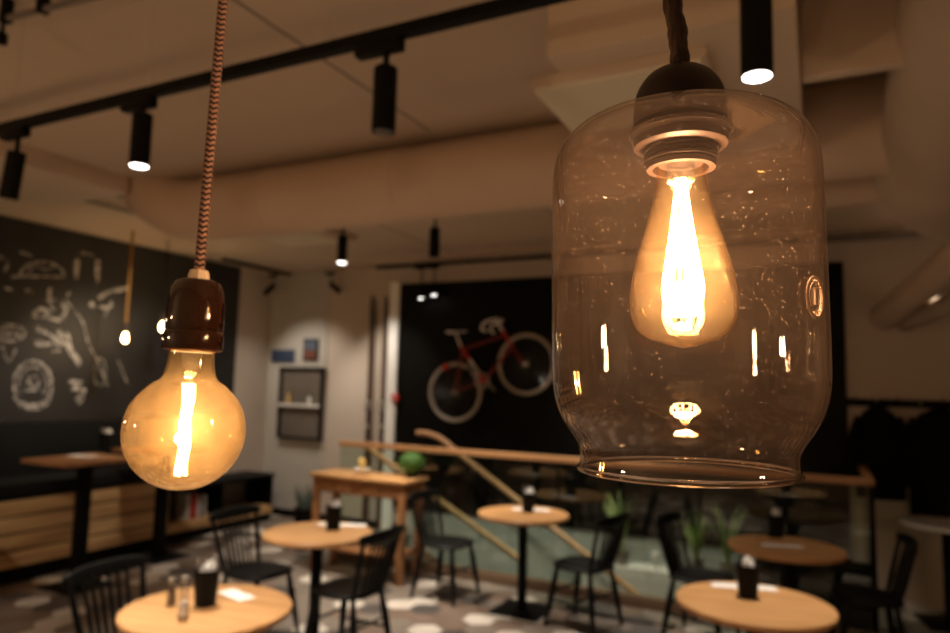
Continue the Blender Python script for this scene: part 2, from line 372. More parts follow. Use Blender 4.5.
strokes += [(arc(8, 333, 17, 8, 0, 360), .014), ([(-8, 334), (20, 335)], .02), ([(2, 345), (8, 362), (17, 347)], .008), ([(-5, 328), (22, 331)], .008)]
strokes += [([(35, 327), (50, 335), (60, 342)], .022), ([(35, 343), (55, 344), (64, 340)], .026), ([(58, 330), (66, 343), (74, 357), (80, 365)], .026), ([(67, 333), (72, 350), (80, 362)], .02), ([(60, 350), (52, 352)], .012), ([(60, 342), (70, 346)], .02)]
strokes += [([(33, 314), (42, 318), (48, 312), (40, 309), (33, 314)], .022), (arc(57, 311, 9, 9, -60, 170), .024), ([(50, 288), (50, 302), (54, 310)], .022), ([(46, 300), (56, 300)], .012)]
strokes += [([(98, 298), (110, 292), (128, 288)], .022), ([(99, 306), (108, 308), (112, 303)], .018), ([(90, 303), (94, 308)], .03)]
strokes += [(arc(42, 276, 22, 14, 180, 360), .012), ([(20, 276), (64, 277)], .01), ([(10, 277), (24, 276)], .012), ([(28, 272), (36, 266), (46, 270), (56, 264)], .008), ([(5, 288), (14, 290)], .012), ([(26, 290), (33, 292)], .014)]
strokes += [([(77, 258), (76, 278)], .03), ([(98, 260), (97, 282)], .03), ([(80, 252), (95, 256)], .012), ([(70, 292), (66, 300), (76, 312), (84, 325), (88, 342), (98, 362), (108, 386)], .008)]
strokes += [([(68, 382), (82, 382), (72, 390), (86, 390), (76, 400)], .018), ([(78, 404), (84, 398)], .012), ([(112, 300), (104, 318)], .007)]
strokes += [(arc(100, 372, 6, 14, 0, 360), .005), ([(118, 360), (128, 385)], .006), ([(-2, 256), (8, 262), (4, 272)], .012), ([(20, 252), (32, 256)], .01)]
bm = BM()
for pts, wd in strokes:
    P = [bpt(*p) for p in pts]; P = smoothpts(P, 3)
    Lr, Rr = [], []
    for i, p in enumerate(P):
        t_ = (P[min(i+1, len(P)-1)]-P[max(i-1, 0)]).normalized(); nn = Vector((0, -t_.z, t_.y))
        ww = wd*.8*(1+.35*sin(i*1.7))
        Lr.append(bm.verts.new(p+nn*ww-cbo)); Rr.append(bm.verts.new(p-nn*ww-cbo))
    for i in range(len(P)-1): bm.faces.new((Lr[i], Lr[i+1], Rr[i+1], Rr[i]))
obj('chalk_drawing', bm, M['chalk'], cb, smooth=0)

# ------------------------------------------------------------------ bench along the chalkboard wall
bx = -6.08
bn = thing('banquette_bench', 'high black bench with a plank front below the chalkboard', 'bench', (-6.4, 3.2, 0))
y0, y1 = -2.8, 1.95
bm = BM(); box(bm, (-.29, y0, 0), (bx+6.4-.04, y1, .13)); obj('plinth', bm, M['black'], bn, smooth=0)
bm = BM()
for k in range(4): box(bm, (bx+6.4-.03, y0, .135+k*.143), (bx+6.4, y1, .135+k*.143+.126), .004)
obj('plank_front', bm, M['plank'], bn)
bm = BM(); box(bm, (-.29, y0, .13), (bx+6.4-.035, y1, .705)); obj('body', bm, M['black'], bn, smooth=0)
bm = BM(); box(bm, (-.29, y0, .71), (bx+6.4+.02, y1, .83), .02); obj('seat_cushion', bm, M['blackfab'], bn)
bm = BM(); box(bm, (-.295, y0, .83), (-.17, y1, 1.3), .02); obj('backrest', bm, M['blackfab'], bn)
# bar-height tables in front of it
def bar_table(x, y, label):
    t_ = thing('bar_table', label, 'table', (x, y, 0), group='bar tables in front of the bench')
    bm = BM(); box(bm, (-.38, -.33, 1.02), (.22, .33, 1.05), .004); obj('tabletop', bm, M['wood2'], t_)
    bm = BM(); box(bm, (-.06, -.045, .012), (.03, .045, 1.02), .004); obj('pole', bm, M['black'], t_)
    bm = BM(); box(bm, (-.22, -.2, 0), (.2, .2, .014), .003); obj('base_plate', bm, M['black'], t_)
    return t_
bar_table(-5.58, 3.86, 'square-topped bar table with a sheet of paper, left of the globe bulb')
bar_table(-5.82, 4.85, 'bar table further back behind the globe bulb, beside the low shelf')
bar_table(-5.5, 2.5, 'bar table cut off by the left edge of the photo')

# low shelf with books
sx, sy = -6.45, 5.95
sh = thing('low_bookshelf', 'low black shelf unit with a wooden board past the bench end', 'shelf', (sx, sy, 0))
bm = BM(); box(bm, (-.24, -.72, .54), (.24, .9, .58), .004); obj('top_board', bm, M['black'], sh)
bm = BM(); box(bm, (-.22, -.7, 0), (.2, .88, .10)); obj('plinth', bm, M['black'], sh, smooth=0)
bm = BM(); box(bm, (-.22, -.7, .10), (.24, .88, .19), .003); obj('shelf_board', bm, M['plank'], sh)
bm = BM(); box(bm, (-.24, -.7, .19), (-.22, .88, .54)); obj('back_panel', bm, M['casebrown'], sh, smooth=0)
for yy in (-.71, .06, .87):
    bm = BM(); box(bm, (-.23, yy, .19), (.22, yy+.02, .54)); obj('divider', bm, M['black'], sh, smooth=0)
bcols = [((.7, .68, .64), 'white book standing first on the low shelf'), ((.5, .03, .02), 'red book on the low shelf between white ones'), ((.45, .05, .03), 'slimmer red book on the low shelf'), ((.75, .73, .7), 'tall white book beside the red books on the low shelf'), ((.12, .14, .2), 'dark blue book on the low shelf'), ((.6, .58, .52), 'cream book lying slightly apart on the low shelf')]
yy = sy-.35
for k, (c, lb) in enumerate(bcols):
    th = random.uniform(.03, .05); hh = random.uniform(.2, .27)
    b_ = thing('book', lb, 'book', (sx+.04, yy, .19), group='books on the low shelf')
    bm = BM(); box(bm, (-.09, 0, 0), (.09, .003, hh)); box(bm, (-.09, th-.003, 0), (.09, th, hh)); box(bm, (.087, 0, 0), (.09, th, hh)); obj('cover', bm, mat('book_cover', c, .5), b_, smooth=0)
    bm = BM(); box(bm, (-.085, .0035, .004), (.0865, th-.0035, hh-.004)); obj('pages', bm, M['paper'], b_, smooth=0)
    yy += th+.006
# ------------------------------------------------------------------ round tables
def round_table(x, y, label, top='wood', r=.36, z=.75, square=True):
    t_ = thing('round_table', label, 'table', (x, y, 0), random.uniform(0, .3), group='round cafe tables')
    bm = BM(); lathe(bm, [(0, z-.028), (r-.006, z-.028), (r, z-.022), (r, z-.005), (r-.005, z), (0, z)], 72); obj('tabletop', bm, M[top], t_)
    bm = BM(); lathe(bm, [(0, z-.036), (.14, z-.036), (.14, z-.029), (0, z-.029)], 24); obj('mounting_plate', bm, M['black'], t_)
    bm = BM(); lathe(bm, [(0, .015), (.038, .015), (.038, z-.036), (0, z-.036)], 24); obj('pole', bm, M['black'], t_)
    bm = BM(); box(bm, (-.2, -.2, 0), (.2, .2, .016), .004); obj('base_plate', bm, M['black'], t_)
    return t_
T = dict(far=(-2.14, 5.21), midL=(-3.03, 3.78), nearL=(-2.43, 2.30), nearR=(-.31, 3.68), backR=(-.23, 5.10))
TL = dict(far='round oak cafe table on a black pole, directly below the hanging bicycle', midL='round oak table at left centre, in front of the wooden console',
          nearL='round oak table at bottom left with glass shakers on it', nearR='round oak table at bottom right, nearest below the glass shade', backR='dim round table further back at right, behind the nearest one')
for k in T: round_table(*T[k], TL[k])
round_table(.86, 6.62, 'white round table by the coats at the right edge', top='white', r=.33, z=.77)

# ------------------------------------------------------------------ table items
def napkin_cup(x, y, z, label, rz=0, s=1.0):
    c = thing('napkin_holder', label, 'napkin holder', (x, y, z), rz, group='black cups of napkins'); c.scale = (1.25,)*3
    bm = BM(); lathe(bm, [(0, 0), (.036, 0), (.045, .125), (.041, .125), (.033, .006), (0, .006)], 28); obj('cup', bm, M['cup'], c)
    for q, (ox, oy, ty, hz, rz_) in enumerate(((.004, .012, .25, .155, .1), (-.008, -.004, -.1, .145, -.5), (.014, -.002, .05, .138, .6))):
        bm = BM(); rows = []
        for k in range(7):
            v_ = k/6; w_ = .026*(1-.25*v_) if k < 6 else .012; th_ = .0065*(1+.8*v_) if k < 6 else .003
            yb_ = ty*.05*v_*v_
            rows.append([bm.verts.new((x_*w_+.004*v_, yb_+sy_*th_+.003*sin(x_*3+k), .02+(hz-.02)*v_-(.010*abs(x_) if k > 4 else 0))) for x_, sy_ in ((-1, -1), (0, -1), (1, -1), (1, 1), (0, 1), (-1, 1))])
        for A, B in zip(rows, rows[1:]):
            for k in range(6): bm.faces.new((A[k], A[(k+1) % 6], B[(k+1) % 6], B[k]))
        bm.faces.new(rows[0][::-1]); bm.faces.new(rows[-1])
        bmesh.ops.rotate(bm, verts=bm.verts[:], cent=(0, 0, 0), matrix=rotm(rz_, 'Z')); bmesh.ops.translate(bm, verts=bm.verts[:], vec=(ox*.8, oy*.8, 0))
        obj('napkin', bm, M['paper'], c)
    for q in range(3):
        bm = BM(); x_ = -.018+.017*q; tube(bm, [(x_, -.012, .012), (x_*1.25, -.022, .135), (x_*1.3, -.025, .165)], [.003, .003, .006], 8, flat=.5); obj('cutlery_handle', bm, M['steel'], c)
def sheet(x, y, z, rz, label, w=.30, d=.11):
    bm = BM(); g = bmesh.ops.create_grid(bm, x_segments=8, y_segments=3, size=.5)
    for v in g['verts']: v.co = Vector((v.co.x*w, v.co.y*d, .0012+.002*sin(v.co.x*6)**2))
    bmesh.ops.solidify(bm, geom=bm.faces[:], thickness=.001)
    o = obj('paper_sheet', bm, M['paper'], None, (x, y, z)); o.rotation_euler = (0, 0, rz)
    return tag(o, label, 'paper', 'white papers on the tables')
zt = .7502
def at_(px, py, z=zt): return onz(px, py, z)
p = at_(333, 529); napkin_cup(p.x, p.y, zt, 'black cup with white napkins on the left centre round table', .2)
q = at_(342, 525); sheet(q.x, q.y, zt, .42, 'white paper strip behind the cup on the left centre table', .34, .09)
p = at_(205, 605); napkin_cup(p.x, p.y, zt, 'black cup of napkins and cutlery on the bottom left table', .5)
q = at_(236, 595); sheet(q.x, q.y, zt, -.25, 'white paper strip beside the shakers table cup', .2, .085)
p = at_(528, 512); napkin_cup(p.x, p.y, zt, 'black cup with napkins on the table below the bicycle')
q = at_(530, 510); sheet(q.x, q.y+.02, zt, .35, 'white paper strip on the table below the bicycle', .3, .1)
p = at_(748, 597); napkin_cup(p.x, p.y, zt, 'black cup with white napkins on the nearest right table', .3)
q = at_(744, 587); sheet(q.x, q.y, zt, .30, 'white paper strip behind the cup on the nearest right table', .32, .085)
p = at_(776, 537); napkin_cup(p.x, p.y, zt, 'black cup with napkins on the dim back right table', .3)
q = at_(782, 546); sheet(q.x, q.y, zt, .35, 'white paper strip on the dim back right table', .26, .08)
p = onz(105, 449, 1.0505); napkin_cup(p.x, p.y, 1.0505, 'black cup with white napkins on the bar table beside the globe bulb', .2)
q = onz(82, 456, 1.0505); sheet(q.x, q.y, 1.0505, .25, 'white paper strip on the bar table by the bench', .26, .12)
def shaker(px, py, label, fill, lid, g=None):
    p = at_(px, py); s_ = thing('shaker', label, 'shaker', (p.x, p.y, zt), group='shakers on the bottom left table'); s_.scale = ((1.15, 1.15, 1.1) if lid == 1 else (1.2, 1.2, 1.6))
    bm = BM(); lathe(bm, [(0, 0), (.019, 0), (.020, .004), (.016, .05), (.0145, .085), (.0125, .085), (.0135, .05), (.017, .006), (0, .006)], 24); obj('glass_body', bm, M['jar'], s_)
    bm = BM(); lathe(bm, [(0, .0065), (.0155, .0065), (.013, .04), (0, .04)] if fill == 'paper' else [(0, .0065), (.0155, .0065), (.0115, .07), (0, .07)], 20); obj('contents', bm, M[fill], s_)
    bm = BM(); lathe(bm, [(0, .086), (.0155, .086), (.0155, .098), (.012, .106), (0, .108)], 20); obj('lid', bm, M['steel'], s_)
shaker(171, 605, 'glass pepper shaker with a steel lid, left of its partner', 'spice', 1)
shaker(183, 618, 'clear glass salt shaker, in front of the black cup', 'paper', 2)

# ------------------------------------------------------------------ chairs
def make_chair(label):
    t_ = thing('spindle_chair', label, 'chair', (0, 0, 0), group='black spindle-back chairs')
    # seat: saddle shape, front at +y
    bm = BM(); n = 28; poly = []
    for i in range(n):
        a = 2*pi*i/n; ca, sa = cos(a), sin(a)
        e = .62; x = .215*abs(ca)**e*(1 if ca > 0 else -1); y = .205*abs(sa)**e*(1 if sa > 0 else -1)
        x *= 1-.10*(-y/.205 if y < 0 else 0); poly.append((x, y))
    rings = []
    for sc, z in ((.0, .415), (.9, .415), (1, .428), (1, .437), (.95, .447), (.75, .443), (.35, .437), (0, .437)):
        if sc == 0: rings.append([bm.verts.new((0, 0, z))])
        else: rings.append([bm.verts.new((x*sc, y*sc, z)) for x, y in poly])
    for A, B in zip(rings, rings[1:]):
        for i in range(n):
            j = (i+1) % n
            if len(A) == 1: bm.faces.new((A[0], B[i], B[j]))
            elif len(B) == 1: bm.faces.new((A[i], A[j], B[0]))
            else: bm.faces.new((A[i], A[j], B[j], B[i]))
    obj('seat', bm, M['blackwood'], t_, smooth=50)
    feet = {}
    for sx in (-1, 1):
        for sy in (-1, 1):
            a = Vector((sx*.15, sy*.14, .418)); b = Vector((sx*.205, sy*.205, 0)); feet[sx, sy] = (a, b)
            bm = BM(); tube(bm, [a+(b-a)*q for q in (0, .12, .35, .55, .75, .97, 1)], [.016, .018, .024, .023, .019, .014, .014], 12); obj('leg', bm, M['blackwood'], t_)
    for sx in (-1, 1):
        a, b = feet[sx, 1]; c, d = feet[sx, -1]; p0 = a+(b-a)*.58; p1 = c+(d-c)*.58
        bm = BM(); tube(bm, [p0, (p0+p1)/2, p1], [.008, .012, .008], 8); obj('side_stretcher', bm, M['blackwood'], t_)
    bm = BM(); q0 = Vector((-.182, 0, .176)); tube(bm, [q0, (0, 0, .176), (.182, 0, .176)], [.008, .012, .008], 8); obj('cross_stretcher', bm, M['blackwood'], t_)
    for sy, f_ in ((1, .42), (-1, .42)):
        a, b = feet[-1, sy]; c, d = feet[1, sy]; bm = BM(); tube(bm, [a+(b-a)*f_, c+(d-c)*f_], .009, 8); obj('end_stretcher', bm, M['blackwood'], t_)
    def topp(x): return Vector((x*1.12, -.275+.9*x*x, .80))
    def botp(x): return Vector((x*.86, -.165+.5*x*x, .43))
    for i, x in enumerate((-.185, -.112, -.067, -.0225, .0225, .067, .112, .185)):
        r_ = .014 if i in (0, 7) else .0085
        bm = BM(); a, b = botp(x), topp(x); tube(bm, [a, a+(b-a)*.35, b], [r_, r_*1.25, r_*.9], 8); obj('back_post' if i in (0, 7) else 'spindle', bm, M['blackwood'], t_)
    bm = BM(); P = [topp(-.215+.043*i)+Vector((0, 0, 0)) for i in range(11)]
    pr = []
    for i, p in enumerate(P):
        hh = .038*(1-.45*(abs(i-5)/5)**3); th = .010
        pr.append([bm.verts.new(p+Vector((0, dy, dz))) for dy, dz in ((-th-.004, hh), (th-.004, hh), (th, -hh), (-th, -hh))])
    for A, B in zip(pr, pr[1:]):
        for k in range(4): bm.faces.new((A[k], A[(k+1) % 4], B[(k+1) % 4], B[k]))
    bm.faces.new(pr[0][::-1]); bm.faces.new(pr[-1])
    bmesh.ops.bevel(bm, geom=bm.edges[:], offset=.004, segments=1, affect='EDGES')
    obj('top_rail', bm, M['blackwood'], t_, smooth=50)
    return t_
# (x, y, facing vector angle of +y axis)
def face(dx, dy): return atan2(-dx, dy)
spots = [(-2.84, 5.24, face(1, -.05), 'black spindle chair left of the table below the bicycle, beside the console'),
         (-1.62, 5.16, face(-1, .25), 'black spindle chair right of the table below the bicycle'),
         (-2.74, 3.76, face(-1, .0), 'black spindle chair at the right side of the left centre table'),
         (-3.52, 3.76, face(1, .0), 'black spindle chair standing behind the table with the shakers'),
         (-2.93, 2.36, face(1, .05), 'black chair at bottom left, only its back showing beside the shakers table'),
         (-.80, 5.30, face(1, -.2), 'black spindle chair left of the dim back right table, below the shade rim'),
         (.24, 5.38, face(-1, -.12), 'black spindle chair at lower right in front of the white table'),
         (.0, 6.0, face(-.3, -1), 'black chair tucked behind the dim back right table'),
         ]
c0 = make_chair(spots[0][3])
for i, (x, y, a, lb) in enumerate(spots):
    if i == 0: c0.location = (x, y, 0); c0.rotation_euler = (0, 0, a)
    elif i == 7: pass
    else: dup(c0, (x, y, 0), a, lb)

# ------------------------------------------------------------------ console table with things on it
ctx, cty, cw, cd, ch = -3.79, 5.42, 1.06, .42, .90
cs = thing('console_table', 'warm pine console table with two drawers and a low shelf', 'console table', (ctx, cty, 0), -.0)
bm = BM(); box(bm, (-cw/2, -cd/2, ch-.03), (cw/2, cd/2, ch), .005); obj('tabletop', bm, M['wood'], cs)
bm = BM(); box(bm, (-cw/2+.06, -cd/2+.05, ch-.17), (cw/2-.06, cd/2-.05, ch-.031)); obj('apron', bm, M['wood2'], cs, smooth=0)
for sx in (-1, 1):
    bm = BM(); box(bm, (sx*.25-.2, -cd/2+.038, ch-.155), (sx*.25+.2, -cd/2+.05, ch-.045), .003); dr = obj('drawer', bm, M['wood2'], cs)
    bm = BM(); lathe(bm, [(0, 0), (.006, 0), (.012, .012), (.012, .018), (0, .022)], 14); bmesh.ops.rotate(bm, verts=bm.verts[:], cent=(0, 0, 0), matrix=rotm(pi/2, 'X')); bmesh.ops.translate(bm, verts=bm.verts[:], vec=(sx*.25, -cd/2+.038, ch-.1)); obj('knob', bm, M['bronze'], dr)
    for sy in (-1, 1):
        bm = BM(); box(bm, (sx*(cw/2-.06)-.028, sy*(cd/2-.06)-.028, 0), (sx*(cw/2-.06)+.028, sy*(cd/2-.06)+.028, ch-.031), .004); obj('leg', bm, M['wood2'], cs)
bm = BM(); box(bm, (-cw/2+.05, -cd/2+.04, .22), (cw/2-.05, cd/2-.04, .25), .003); obj('lower_shelf', bm, M['wood2'], cs)
# bush, bowl, candle on console
bp = (ctx+.42, cty+.08, ch)
bu = thing('boxwood_ball', 'round green clipped bush at the right end of the console', 'plant', bp)
bm = BM(); lathe(bm, [(0, 0), (.05, 0), (.06, .05), (.053, .05), (.05, .03), (0, .03)], 20); obj('pot', bm, M['cup'], bu)
bm = BM(); g = bmesh.ops.create_icosphere(bm, subdivisions=3, radius=.115)
for v in g['verts']: v.co = Vector((v.co.x, v.co.y, v.co.z*.85))*random.uniform(.94, 1.02)+Vector((0, 0, .135))
for v in list(g['verts']):
    nrm = (v.co-Vector((0, 0, .135))).normalized()
    for q in range(2):
        s0 = v.co+Vector((random.uniform(-.01, .01), random.uniform(-.01, .01), random.uniform(-.01, .01))); t1 = nrm.cross(Vector((random.random(), random.random(), random.random()))).normalized()
        A = bm.verts.new(s0-t1*.006); B = bm.verts.new(s0+t1*.006); D = bm.verts.new(s0+nrm*.02+t1*random.uniform(-.008, .008)); bm.faces.new((A, B, D))
obj('foliage', bm, M['green'], bu, smooth=0)
bo = thing('candle_bowl', 'white bowl with a honey coloured candle ball on the console', 'bowl', (ctx-.06, cty-.02, ch))
bm = BM(); lathe(bm, [(0, 0), (.03, 0), (.034, .008), (.075, .035), (.08, .05), (.076, .05), (.068, .036), (0, .012)], 28); obj('bowl', bm, M['white'], bo)
bm = BM(); lathe(bm, [(0, .014), (.02, .014), (.022, .05), (.018, .06), (.03, .075), (.038, .105), (.03, .135), (.01, .148), (0, .15)], 20); obj('candle', bm, M['yellow'], bo)
# spiky plant on floor left of console
p = onz(313, 533, 0)
def spiky(loc, label):
    g = thing('spiky_plant', label, 'plant', loc)
    bm = BM(); lathe(bm, [(0, 0), (.10, 0), (.13, .42), (.118, .42), (.11, .38), (0, .38)], 28); obj('pot', bm, M['black'], g)
    bm = BM()
    for k in range(16):
        a = k*2.4; r_ = .02+.012*(k % 5); l = random.uniform(.22, .36)
        b0 = Vector((r_*cos(a), r_*sin(a), .38)); e_ = b0+Vector((cos(a)*(.03+r_), sin(a)*(.03+r_), l)); mdl = (b0+e_)/2+Vector((cos(a)*.01, sin(a)*.01, 0))
        tube(bm, [b0, mdl, e_], [.012, .016, .001], 6, flat=.3)
    obj('leaves', bm, M['leafgrey'], g)
spiky((-4.9, 5.9, 0), 'spiky grey-green plant in a tall black pot left of the console')

# ------------------------------------------------------------------ bicycle
YBK = 6.93
def bk(x, y, dy=0): return ony(x, y, YBK+dy)
rw = bk(455, 392); fwc = bk(526, 364); WR = .325
bb = bk(484, 381); st_ = bk(461, 347); hd = bk(503, 331); hb = bk(512, 347)
bc = thing('bicycle', 'red and white road bicycle hanging tilted on the black wall', 'bicycle', rw)
def rel(p): return Vector(p)-rw
def wheel(c):
    bm = BM(); tube(bm, [Vector((WR*cos(2*pi*i/48), 0, WR*sin(2*pi*i/48)))+c for i in range(48)], .014, 10, closed=True); ty = obj('tyre', bm, M['tyre'], bc)
    bm = BM(); tube(bm, [Vector(((WR-.022)*cos(2*pi*i/48), 0, (WR-.022)*sin(2*pi*i/48)))+c for i in range(48)], .009, 8, closed=True); obj('rim', bm, M['steel'], ty)
    bm = BM()
    for i in range(24):
        a = 2*pi*i/24; s_ = .03 if i % 2 else -.03
        tube(bm, [c+Vector((.018*cos(a+1), s_*.7, .018*sin(a+1))), c+Vector(((WR-.03)*cos(a), 0, (WR-.03)*sin(a)))], .0011, 4)
    obj('spokes', bm, M['steel'], ty)
    bm = BM(); tube(bm, [c+Vector((0, -.045, 0)), c+Vector((0, .045, 0))], .02, 14); obj('hub', bm, M['steel'], ty)
wheel(rel(rw)); wheel(rel(fwc))
def ftube(name, a, b, r0, m, r1=None, off=0):
    bm = BM(); a, b = rel(a), rel(b); tube(bm, [a+Vector((0, off, 0)), b+Vector((0, off, 0))], [r0, r1 or r0], 12); return obj(name, bm, m, bc)
s1 = st_+(bb-st_)*.05
ftube('seat_tube', st_, st_+(bb-st_)*.38, .019, M['red']); ftube('seat_tube', st_+(bb-st_)*.38, st_+(bb-st_)*.78, .02, M['white']); ftube('seat_tube', st_+(bb-st_)*.78, bb, .019, M['red'])
ftube('top_tube', st_+(bb-st_)*.08, hd+(hb-hd)*.25, .014, M['darkred']); ftube('down_tube', hb, bb, .018, M['darkred'])
ftube('head_tube', hd, hb, .019, M['red'])
for o_ in (-.03, .03):
    ftube('chain_stay', bb, rw, .009, M['darkred'], off=o_); ftube('seat_stay', st_+(bb-st_)*.1, rw, .008, M['darkred'], off=o_)
    bm = BM(); tube(bm, smoothpts([rel(hb)+Vector((0, o_, 0)), rel(hb)+(rel(fwc)-rel(hb))*.6+Vector((-.015, o_, 0)), rel(fwc)+Vector((0, o_, 0))], 5), .011, 10); obj('fork_blade', bm, M['darkred'], bc)
sp = bk(456, 334); ftube('seat_post', st_, sp, .013, M['white'])
bm = BM(); sv = rel(sp); tube(bm, [sv+Vector((-.12, 0, .025)), sv+Vector((-.08, 0, .02)), sv+Vector((0, 0, .018)), sv+Vector((.14, 0, .03))], [.03, .045, .026, .014], 12, flat=.4); obj('saddle', bm, M['white'], bc, label='white saddle')
st2 = bk(497, 322); ftube('stem', hd, st2, .018, M['white'])
for sd in (-1, 1):
    A = rel(st2); pts = [A, A+Vector((.03, sd*.06, .03)), A+Vector((.02, sd*.1, .02)), A+Vector((-.07, sd*.11, .0)), A+Vector((-.12, sd*.11, -.04)), A+Vector((-.13, sd*.11, -.09)), A+Vector((-.08, sd*.11, -.11))]
    bm = BM(); tube(bm, smoothpts(pts, 5), .015, 10); obj('drop_handlebar', bm, M['white'], bc, label='white handlebar tape')
bm = BM(); A = rel(bb)
tube(bm, [A+Vector((.085*cos(2*pi*i/28), -.05, .085*sin(2*pi*i/28))) for i in range(28)], .006, 6, closed=True); lathe_c = A
for i in range(5): tube(bm, [A+Vector((0, -.05, 0)), A+Vector((.083*cos(2*pi*i/5), -.05, .083*sin(2*pi*i/5)))], .006, 6)
tube(bm, [A+Vector((0, -.06, 0)), A+Vector((0, .06, 0))], .024, 14); obj('chainring', bm, M['steel'], bc)
for sd in (-1, 1):
    bm = BM(); e_ = A+Vector((sd*.11, sd*.075, -.12*sd)); tube(bm, [A+Vector((0, sd*.062, 0)), e_], .009, 8); ca = obj('crank_arm', bm, M['steel'], bc)
    bm = BM(); box(bm, e_+Vector((-.045, sd*.02-.035, -.012)), e_+Vector((.045, sd*.02+.035, .012)), .004); obj('pedal', bm, M['black'], ca)
p = rel(bk(446, 367)); bm = BM(); box(bm, p+Vector((-.035, -.03, -.03)), p+Vector((.035, .03, .03)), .01); obj('rear_mudflap', bm, M['red'], bc, label='red mudflap')
p = rel(bk(486, 380)); bm = BM(); box(bm, p+Vector((-.035, -.085, -.03)), p+Vector((.035, -.055, .03)), .01); obj('bottom_bracket_cover', bm, M['red'], bc)
for q in (st_, hb):
    bm = BM(); a = rel(q); tube(bm, [a+Vector((0, .015, 0)), a+Vector((0, YW-.031-YBK, 0))], .01, 8); obj('wall_hook', bm, M['black'], bc)

# skis
for px, lb in ((368, 'dark ski leaning on the wall, left one of the two'), (382, 'dark ski leaning on the wall, right one, nearer the white edge')):
    b0 = ony(px, 420, YW-.05); zt_ = ony(px, 296, YW-.05).z
    s_ = thing('ski', lb, 'ski', (b0.x, YW-.08, 0), group='pair of skis')
    bm = BM(); P = []
    for i in range(26):
        z = zt_*i/25; w_ = .036+.006*abs(2*i/25-1); yy = .045
        if i > 22: yy = .045-.03*((i-22)/3)**2; w_ *= (1-.75*((i-22)/3)**3)
        P.append([bm.verts.new((dx, yy+dy, z)) for dx, dy in ((-w_, -.007), (w_, -.007), (w_, .007), (-w_, .007))])
    for A, B in zip(P, P[1:]):
        for k in range(4): bm.faces.new((A[k], A[(k+1) % 4], B[(k+1) % 4], B[k]))
    bm.faces.new(P[0][::-1]); bm.faces.new(P[-1]); obj('ski_body', bm, M['ski'], s_)
    bm = BM(); box(bm, (-.032, .0, zt_*.50), (.032, .038, zt_*.50+.12), .006); box(bm, (-.028, .005, zt_*.42), (.028, .038, zt_*.42+.06), .005); obj('binding', bm, M['steel'], s_)
# notice case, blue sign, picture, alarm
p = ony(283, 367, YW); q = ony(327, 447, YW)
x0, x1, z0, z1 = ony(284, 367, YW).x, ony(327, 367, YW).x, 1.0, 1.93
nb = thing('display_case', 'grey-brown framed display case on the pale back wall', 'display case', ((x0+x1)/2, YW-.013, z0)); hw = (x1-x0)/2
bm = BM(); box(bm, (-hw, -.03, 0), (hw, 0, z1-z0)); obj('back_panel', bm, M['casebrown'], nb, smooth=0)
bm = BM()
for a_, b_ in (((-hw, -.07, 0), (-hw+.03, -.03, z1-z0)), ((hw-.03, -.07, 0), (hw, -.03, z1-z0)), ((-hw, -.07, 0), (hw, -.03, .03)), ((-hw, -.07, z1-z0-.03), (hw, -.03, z1-z0))): box(bm, a_, b_, .002)
obj('frame', bm, M['black'], nb)
bm = BM(); box(bm, (-hw+.03, -.1, .42), (hw-.03, -.03, .45), .002); obj('inner_shelf', bm, M['paper'], nb)
for k, (dx, hh, mm, lb) in enumerate(((-.5*hw, .16, 'yellow', 'small amber jar in the display case, left side'), (.45*hw, .12, 'paper', 'small white jar in the display case, right side'))):
    j = thing('jar', lb, 'jar', ((x0+x1)/2+dx, YW-.078, z0+.45)); bm = BM(); lathe(bm, [(0, 0), (.02, 0), (.02, hh*.7), (.012, hh*.8), (.012, hh), (0, hh)], 16); obj('body', bm, M[mm], j); bm = BM(); lathe(bm, [(0, hh), (.015, hh), (.015, hh+.015), (0, hh+.015)], 16); obj('cap', bm, M['black'], j)
a_ = ony(270, 350, YW); b_ = ony(295, 362, YW)
bm = BM(); box(bm, (-.2, -.02, -.085), (.2, 0, .085), .003); o = obj('blue_sign', bm, M['blue'], None, ((a_.x+b_.x)/2+.03, YW-.013, 2.08)); tag(o, 'small dark blue sign panel on the back wall above the display case, left', 'sign')
a_ = ony(312, 351, YW); pt = thing('framed_picture', 'small upright picture on the back wall, right of the blue sign', 'picture', (a_.x, YW-.013, a_.z-.13))
bm = BM(); box(bm, (-.12, -.02, 0), (.12, 0, .29), .003); obj('frame', bm, M['black'], pt)
bm = BM(); box(bm, (-.1, -.024, .02), (.1, -.02, .14)); obj('print_lower', bm, mat('print_rust', (.16, .06, .04), .5), pt, smooth=0)
bm = BM(); box(bm, (-.1, -.024, .14), (.1, -.02, .27)); obj('print_upper', bm, mat('print_blue', (.09, .11, .16), .5), pt, smooth=0)
a_ = ony(395, 398, YW-.07); fa = thing('alarm_button', 'small round red alarm button on the white wall edge', 'alarm', (a_.x, YW-.061, a_.z))
bm = BM(); lathe(bm, [(0, 0), (.055, 0), (.055, .02), (.045, .03), (0, .03)], 24); bmesh.ops.rotate(bm, verts=bm.verts[:], cent=(0, 0, 0), matrix=rotm(pi/2, 'X')); obj('housing', bm, M['red'], fa)
bm = BM(); lathe(bm, [(0, .03), (.018, .03), (.016, .036), (0, .036)], 16); bmesh.ops.rotate(bm, verts=bm.verts[:], cent=(0, 0, 0), matrix=rotm(pi/2, 'X')); obj('button', bm, M['paper'], fa)

